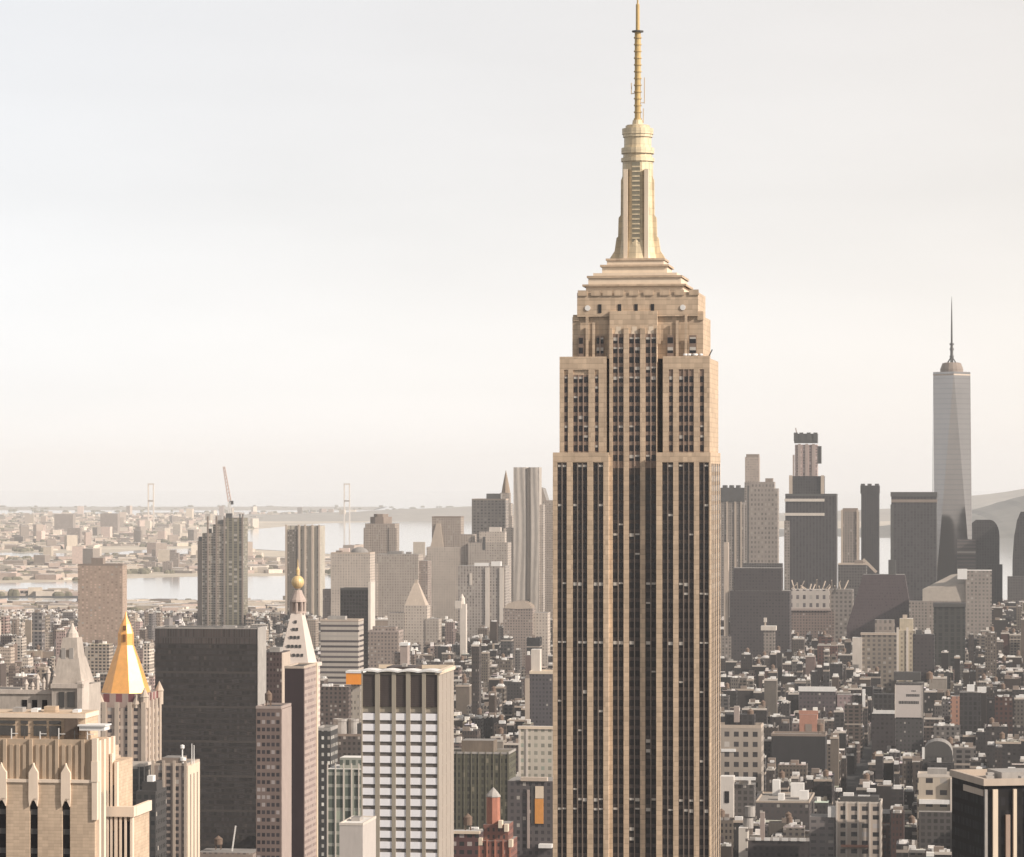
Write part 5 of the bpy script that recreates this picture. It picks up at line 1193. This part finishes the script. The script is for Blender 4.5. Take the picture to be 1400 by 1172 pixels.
# which of them the view meets, and how much of each
occ = np.zeros((1172, 1400), dtype=bool)
fixed = sorted((r for r in RECTS if r[3] is not None), key=lambda r: r[0])
fi = 0; seen = []
for c in cand:
    while fi < len(fixed) and fixed[fi][0] <= c[0]:
        D, l, r, tp = fixed[fi]; occ[max(0, int(tp)):, max(0, int(l)):max(0, int(r))] = True; fi += 1
    if c[1] + c[2] < 0 or c[1] - c[2] > 1400: continue
    l, r, tp = max(0, int(c[1] - c[2])), min(1400, int(c[1] + c[2]) + 1), max(0, int(c[3]))
    bot = min(1172, int(EY + HC / c[0] * F))
    if l >= r or tp >= 1172: continue
    blk = occ[tp:max(bot, tp + 1), l:r]
    n = int((~blk).sum())
    if n: seen.append((n, c)); blk[:] = True
seen.sort(key=lambda q: -q[0])
single = seen[:290]; own = {id(c) for n, c in single}; mass = [c for c in cand if id(c) not in own]     # what other buildings hide is there too
print("city lots seen", len(seen), "single", len(single), "mass", len(mass), "smallest single", single[-1][0])

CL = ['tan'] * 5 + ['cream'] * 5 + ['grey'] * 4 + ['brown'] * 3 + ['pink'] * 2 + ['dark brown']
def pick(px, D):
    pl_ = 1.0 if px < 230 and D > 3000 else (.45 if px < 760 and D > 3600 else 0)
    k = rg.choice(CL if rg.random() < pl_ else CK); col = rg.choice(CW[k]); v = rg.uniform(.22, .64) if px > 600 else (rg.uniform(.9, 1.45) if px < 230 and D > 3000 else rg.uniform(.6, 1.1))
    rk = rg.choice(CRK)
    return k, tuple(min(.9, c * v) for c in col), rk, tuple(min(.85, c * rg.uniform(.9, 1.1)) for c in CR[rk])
def roofing(q, w, dep, h, wcol, rcol, far=False):
    """parapet and the flat roof inside it"""
    a, c = -w / 2, w / 2; e = .45; ph = .9
    q.box(a, c, 0, e, h - .1, h + ph, 0, None, col=wcol, tcol=rcol); q.box(a, c, dep - e, dep, h - .1, h + ph, 0, None, col=wcol)
    q.box(a, a + e, e, dep - e, h - .1, h + ph, 0, None, col=wcol); q.box(c - e, c, e, dep - e, h - .1, h + ph, 0, None, col=wcol)

tq = MB()
for a, c in ((-1, -1), (1, -1), (1, 1), (-1, 1)): tq.bar((a * 1.3, c * 1.3, 0), (a * 1.3, c * 1.3, 2.8), .35)
tq.lathe(0, 0, [(2.1, 2.8), (2.15, 6.6), (2.35, 6.6), (.1, 8.3)], 12, smooth=False)
tank_mesh = tq.mesh('water_tank', M_wood)
hq = MB(); hq.box(-2.6, 2.6, -2.2, 2.2, 0, 3.2); hut_light = hq.mesh('roof_hut', M_white)
hq = MB(); hq.box(-3, 3, -2.4, 2.4, 0, 3.8); hut_dark = hq.mesh('roof_hut', M_lime2)
aq = MB(); aq.box(-1.6, 1.6, -1.2, 1.2, .3, 2.0); aq.box(-1.4, 1.4, -1.0, 1.0, 0, .35)
ac_mesh = aq.mesh('air_unit', M_equip); ac_pale = aq.mesh('air_unit', M_white)

# landmarks that the labels lean on: name in words, picture x, y of the middle
LM = [('the tan slotted tower', 60, 1090), ('the golden pyramid', 165, 1000), ('the taupe slab', 137, 850), ('the dark slab tower', 282, 1000), ('the white marble tower', 408, 900),
      ('the black tower', 485, 870), ('the orange topped tower', 485, 940), ('the white panelled tower', 560, 1040), ('the olive block', 655, 1060), ('the charcoal slab', 740, 950),
      ('the spired skyscraper', 870, 1000), ('the dark brown slab', 1040, 850), ('the white cornice loft', 1117, 950), ('the orange brick house', 1105, 990), ('the wall sign', 1242, 960),
      ('the pale window grid', 1015, 1030), ('the grid front loft', 1172, 1130), ('the dark green block', 1298, 860), ('the ribbed tower', 1350, 1110), ('the brick strip', 1306, 968), ('the glass crane tower', 300, 840), ('the river gap', 1376, 830), ('the grey warehouse', 1070, 1110), ('the vaulted hall', 1282, 1030), ('the hipped roof', 566, 850)]
ORD = ['', 'second', 'third', 'fourth', 'fifth', 'sixth', 'seventh', 'eighth', 'ninth', 'tenth', 'eleventh', 'twelfth', 'thirteenth', 'fourteenth', 'fifteenth']
made = []
GROUP = "ordinary buildings of the low city"
for n, (D, px, hw, pt, x, h, w, dep) in single:
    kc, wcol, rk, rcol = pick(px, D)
    style = rg.choice(('windowed',) * 5 + ('banded',) * 3 + ('blank',) * 2)
    q = MB(); a, c = -w / 2, w / 2; uo = rg.uniform(0, 40)
    pc_ = wcol if rg.random() < .6 else rg.choice(((.5, .45, .39), (.62, .57, .51), (.34, .29, .25)))
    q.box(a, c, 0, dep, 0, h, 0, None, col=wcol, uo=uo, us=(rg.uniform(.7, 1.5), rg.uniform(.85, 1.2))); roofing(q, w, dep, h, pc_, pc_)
    o = q.build('city_building', WALLS[style]); o.location = (x, D, 0); o.rotation_euler = (0, 0, GRID)
    q = MB(); q.box(a + .45, c - .45, .45, dep - .45, h - .3, h + .15, col=rcol)
    if rg.random() < .5: q.box(a + .6, a + w * .5, dep * .3, dep * .3 + .3, h, h + .7, col=rcol)
    q.build('roof', M_roof, o)
    extras = []
    if w > 9 and rg.random() < .34:
        clone(bpy.data.objects.new('water_tank', tank_mesh), (rg.uniform(a + 3.5, c - 3.5), rg.uniform(5, dep - 4), h), o); extras.append('water tank')
    if rg.random() < .75:
        lt = rg.random() < .55
        clone(bpy.data.objects.new('roof_hut', hut_light if lt else hut_dark), (rg.uniform(a + 3.2, c - 3.2) if w > 9 else 0, rg.uniform(4, dep - 4), h), o); extras.append('pale hut' if lt else 'dark hut')
    for _ in range(rg.randint(2, 6)):
        clone(bpy.data.objects.new('air_unit', ac_mesh if rg.random() < .4 else ac_pale), (rg.uniform(a + 2, c - 2), rg.uniform(2, dep - 2), h + .14), o)
    if rg.random() < .35:
        q = MB(); q.box(a - .25, c + .25, -.45, .5, h - .6, h + 1.05); q.build('cornice', M_lime4 if rg.random() < .6 else M_lime3, o)
    size = ('tall ' if h > 38 else 'low ' if h < 15 else '') + ('wide' if w > 17 else 'narrow' if w < 9 else '')
    py = min(1160, pt + 8)
    lm = min(LM, key=lambda L: (L[1] - px) ** 2 + ((L[2] - py) * 1.3) ** 2)
    dx, dy = px - lm[1], py - lm[2]
    rel = ('beyond' if dy < 0 else 'before') if abs(dy) > abs(dx) * .8 else 'beside'
    desc = " ".join(f"{size} {kc} {style} building, {rk} roof{', ' + extras[0] if extras else ''}".split())
    made.append((o, desc, rel, lm[0], abs(dx) + abs(dy)))
byk = {}
for m in made: byk.setdefault((m[1], m[2], m[3]), []).append(m)
for (desc, rel, lm), ms in byk.items():
    ms.sort(key=lambda m: m[4])
    for i, m in enumerate(ms):
        lb = f"{desc}, {ORD[min(i, 14)] + ' such ' if i else ''}{rel} {lm}"
        if len(lb.replace('-', ' ').split()) > 16: lb = lb.replace(' such ', ' ')
        if len(lb.replace('-', ' ').split()) > 16: lb = lb.replace(' building,', ',')
        tag(m[0], lb, 'building', GROUP)

def mass_mesh(name, items, mats_rng):
    q = MB()
    for D, px, hw, pt, x, h, w, dep in items:
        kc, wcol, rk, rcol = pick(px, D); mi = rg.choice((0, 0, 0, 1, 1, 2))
        def W(p): return (x + p[0] * ca - p[1] * sa, D + p[0] * sa + p[1] * ca)
        P = [W(p) for p in ((-w / 2, 0), (w / 2, 0), (w / 2, dep), (-w / 2, dep))]
        q.frustum(P, 0, P, h, mi, False, col=wcol, uo=rg.uniform(0, 40), us=(rg.uniform(.7, 1.5), rg.uniform(.85, 1.2)))
        if rg.random() < .45:
            P3 = [W(p) for p in ((-w / 2 - .2, -.3), (w / 2 + .2, -.3), (w / 2 + .2, .6), (-w / 2 - .2, .6))]; q.frustum(P3, h - .8, P3, h + .9, 2, None, col=rg.choice(((.5, .45, .39), (.66, .61, .55), (.3, .26, .22))))
        q.face([(p[0], p[1], h) for p in P], 3, None, rcol)
        for _ in range(rg.randint(1, 4)):
            u, v = rg.uniform(-w / 2 + 1.5, w / 2 - 1.5), rg.uniform(2, dep - 2); e = rg.uniform(.8, 2.2); hh = rg.uniform(1.5, 4.5)
            P2 = [W(p) for p in ((u - e, v - e), (u + e, v - e), (u + e, v + e), (u - e, v + e))]
            q.frustum(P2, h, P2, h + hh, 2, 3, col=rg.choice(((.62, .56, .5), (.2, .16, .13), (.78, .73, .68), (.08, .06, .055), (.8, .76, .7))))
    return q.build(name, [WG, WB, WP, M_roof], None, 'stuff')
mass_mesh('far_low_city', mass, None)

# ---------------------------------------------------------------- the flat shore beyond the rivers
q = MB(); rs = random.Random(77); nb = 0
def on_water(px, py):
    for (x0, x1, y0, y1) in ((-200, 130, 755, 765), (130, 270, 749, 762), (270, 350, 724, 757), (350, 640, 712, 768), (-200, 112, 795, 813), (112, 480, 786, 828), (-200, 112, 817, 831), (640, 1500, 712, 840)):
        if x0 <= px <= x1 and y0 <= py <= y1: return True
    return False
while nb < 5400:
    px = rs.uniform(-280, 640); py = 703 + 140 * rs.random() ** 1.15
    if on_water(px, py) or on_water(px, py + 2): continue
    x, y = ground_pt(px, py)
    w, d, h = rs.uniform(12, 60), rs.uniform(15, 50), max(5, rs.gauss(10, 4))
    if rs.random() < .05 and y > 9500: h = rs.uniform(30, 62); w = rs.uniform(20, 40)
    th = rs.uniform(-.5, .5); c_, s_ = math.cos(th), math.sin(th)
    P = [(x + p * c_ - r * s_, y + p * s_ + r * c_) for p, r in ((-w / 2, 0), (w / 2, 0), (w / 2, d), (-w / 2, d))]
    v = rs.uniform(.6, 1.2); col = rs.choice(((.50, .42, .33), (.40, .32, .26), (.58, .50, .41), (.28, .23, .19), (.48, .37, .31)))
    q.frustum(P, 0, P, h, 0, 1, col=tuple(c * v for c in col), tcol=rs.choice(((.5, .46, .42), (.25, .22, .2), (.62, .58, .53))))
    nb += 1
q.build('far_shore_town', [WP, M_roof], None, 'stuff')
q = MB(); nb = 0
while nb < 1300:      # tree cover among the far houses and along the banks
    px = rs.uniform(-280, 640); py = 693 + 150 * rs.random() ** 1.2
    if on_water(px, py): continue
    x, y = ground_pt(px, py); r = rs.uniform(8, 26); h = rs.uniform(7, 15)
    for k in range(2):
        ox, oy = rs.uniform(-r, r), rs.uniform(-r, r); n = 6; rr = r * rs.uniform(.5, .9)
        ring = [(x + ox + rr * rs.uniform(.8, 1.2) * math.cos(2 * math.pi * i / n), y + oy + rr * .5 * math.sin(2 * math.pi * i / n)) for i in range(n)]
        ring2 = [(x + ox + (p[0] - x - ox) * .55, y + oy + (p[1] - y - oy) * .55) for p in ring]
        q.frustum(ring, 0, ring, h * .5, col=(1, 1, 1)); q.frustum(ring, h * .5, ring2, h)
    nb += 1
q.build('far_tree_cover', plain("far_foliage", (.15, .135, .09), .95, .4, .01, streak=False), None, 'stuff')
fb = [(74, 100, 703, 15500), (137, 161, 702, 15000), (92, 110, 722, 12500), (232, 240, 752, 9600), (236, 244, 756, 9400), (196, 212, 768, 9300), (222, 235, 768, 9200), (18, 28, 838, 6200), (52, 62, 842, 6100), (73, 82, 836, 6300), (20, 34, 858, 5600)]
FBL = ['far hazy slab block on the horizon, the paler of two', 'far hazy block on the horizon, the darker of two', 'small far block just under the pale horizon slab', 'far slender riverside chimney beside the glass crane tower', 'shorter far riverside stack next to the slender chimney', 'long pale dock warehouse between the two river arms', 'pale dock shed next to the long dock warehouse', 'pale block near the bank beyond the ornate cupola tower', 'hazy tan slab near the bank beside the taupe slab', 'hazy block nearest the taupe slab on the bank', 'wider hazy low block in front of the river bank']
fw = facade("far_block_wall", (.25, .20, .165), (.10, .08, .07), 6, 5, .5, .5)
for (l, r, tp, D), lab in zip(fb, FBL):
    o = B('far_block', lab, 'building', D, l, r)
    o.box('shaft', l, r, tp, None, 0, max(14, (r - l) / o.S * .5), [fw, M_roofgrey])
# faint far bridge towers
for px, D, nm in ((206, 16500, 'nearer the glass crane tower'), (474, 16800, 'above the pale office block')):
    o = B('bridge_tower', f'faint far bridge tower on the hazy horizon, {nm}', 'bridge tower', D, px - 6, px + 6)
    for e in (-1, 1): o.box('leg', px + e * 3.6 - .7, px + e * 3.6 + .7, 661, None, 0, 10, [M_lime4, M_lime4])
    o.box('portal', px - 4.3, px + 4.3, 661, 663, 0, 10, [M_lime4, M_lime4]); o.box('portal', px - 4, px + 4, 684, 686, 0, 10, [M_lime2, M_lime2])

# ================================================================ the air
q = MB(); q.box(-9500, 9500, -9500, 59000, -1, 620, bottom=True)
hm = new_mat("haze_air"); hm.use_nodes = True; t_ = hm.node_tree; t_.nodes.clear()
ho = t_.nodes.new("ShaderNodeOutputMaterial"); pv = t_.nodes.new("ShaderNodeVolumePrincipled")
pv.inputs['Color'].default_value = (.93, .94, .95, 1)
pv.inputs['Density'].default_value = HAZE
pv.inputs['Density Attribute'].default_value = ''
pv.inputs['Anisotropy'].default_value = 0.0
t_.links.new(pv.outputs[0], ho.inputs['Volume'])
hz = q.build('haze', hm, None, 'stuff')
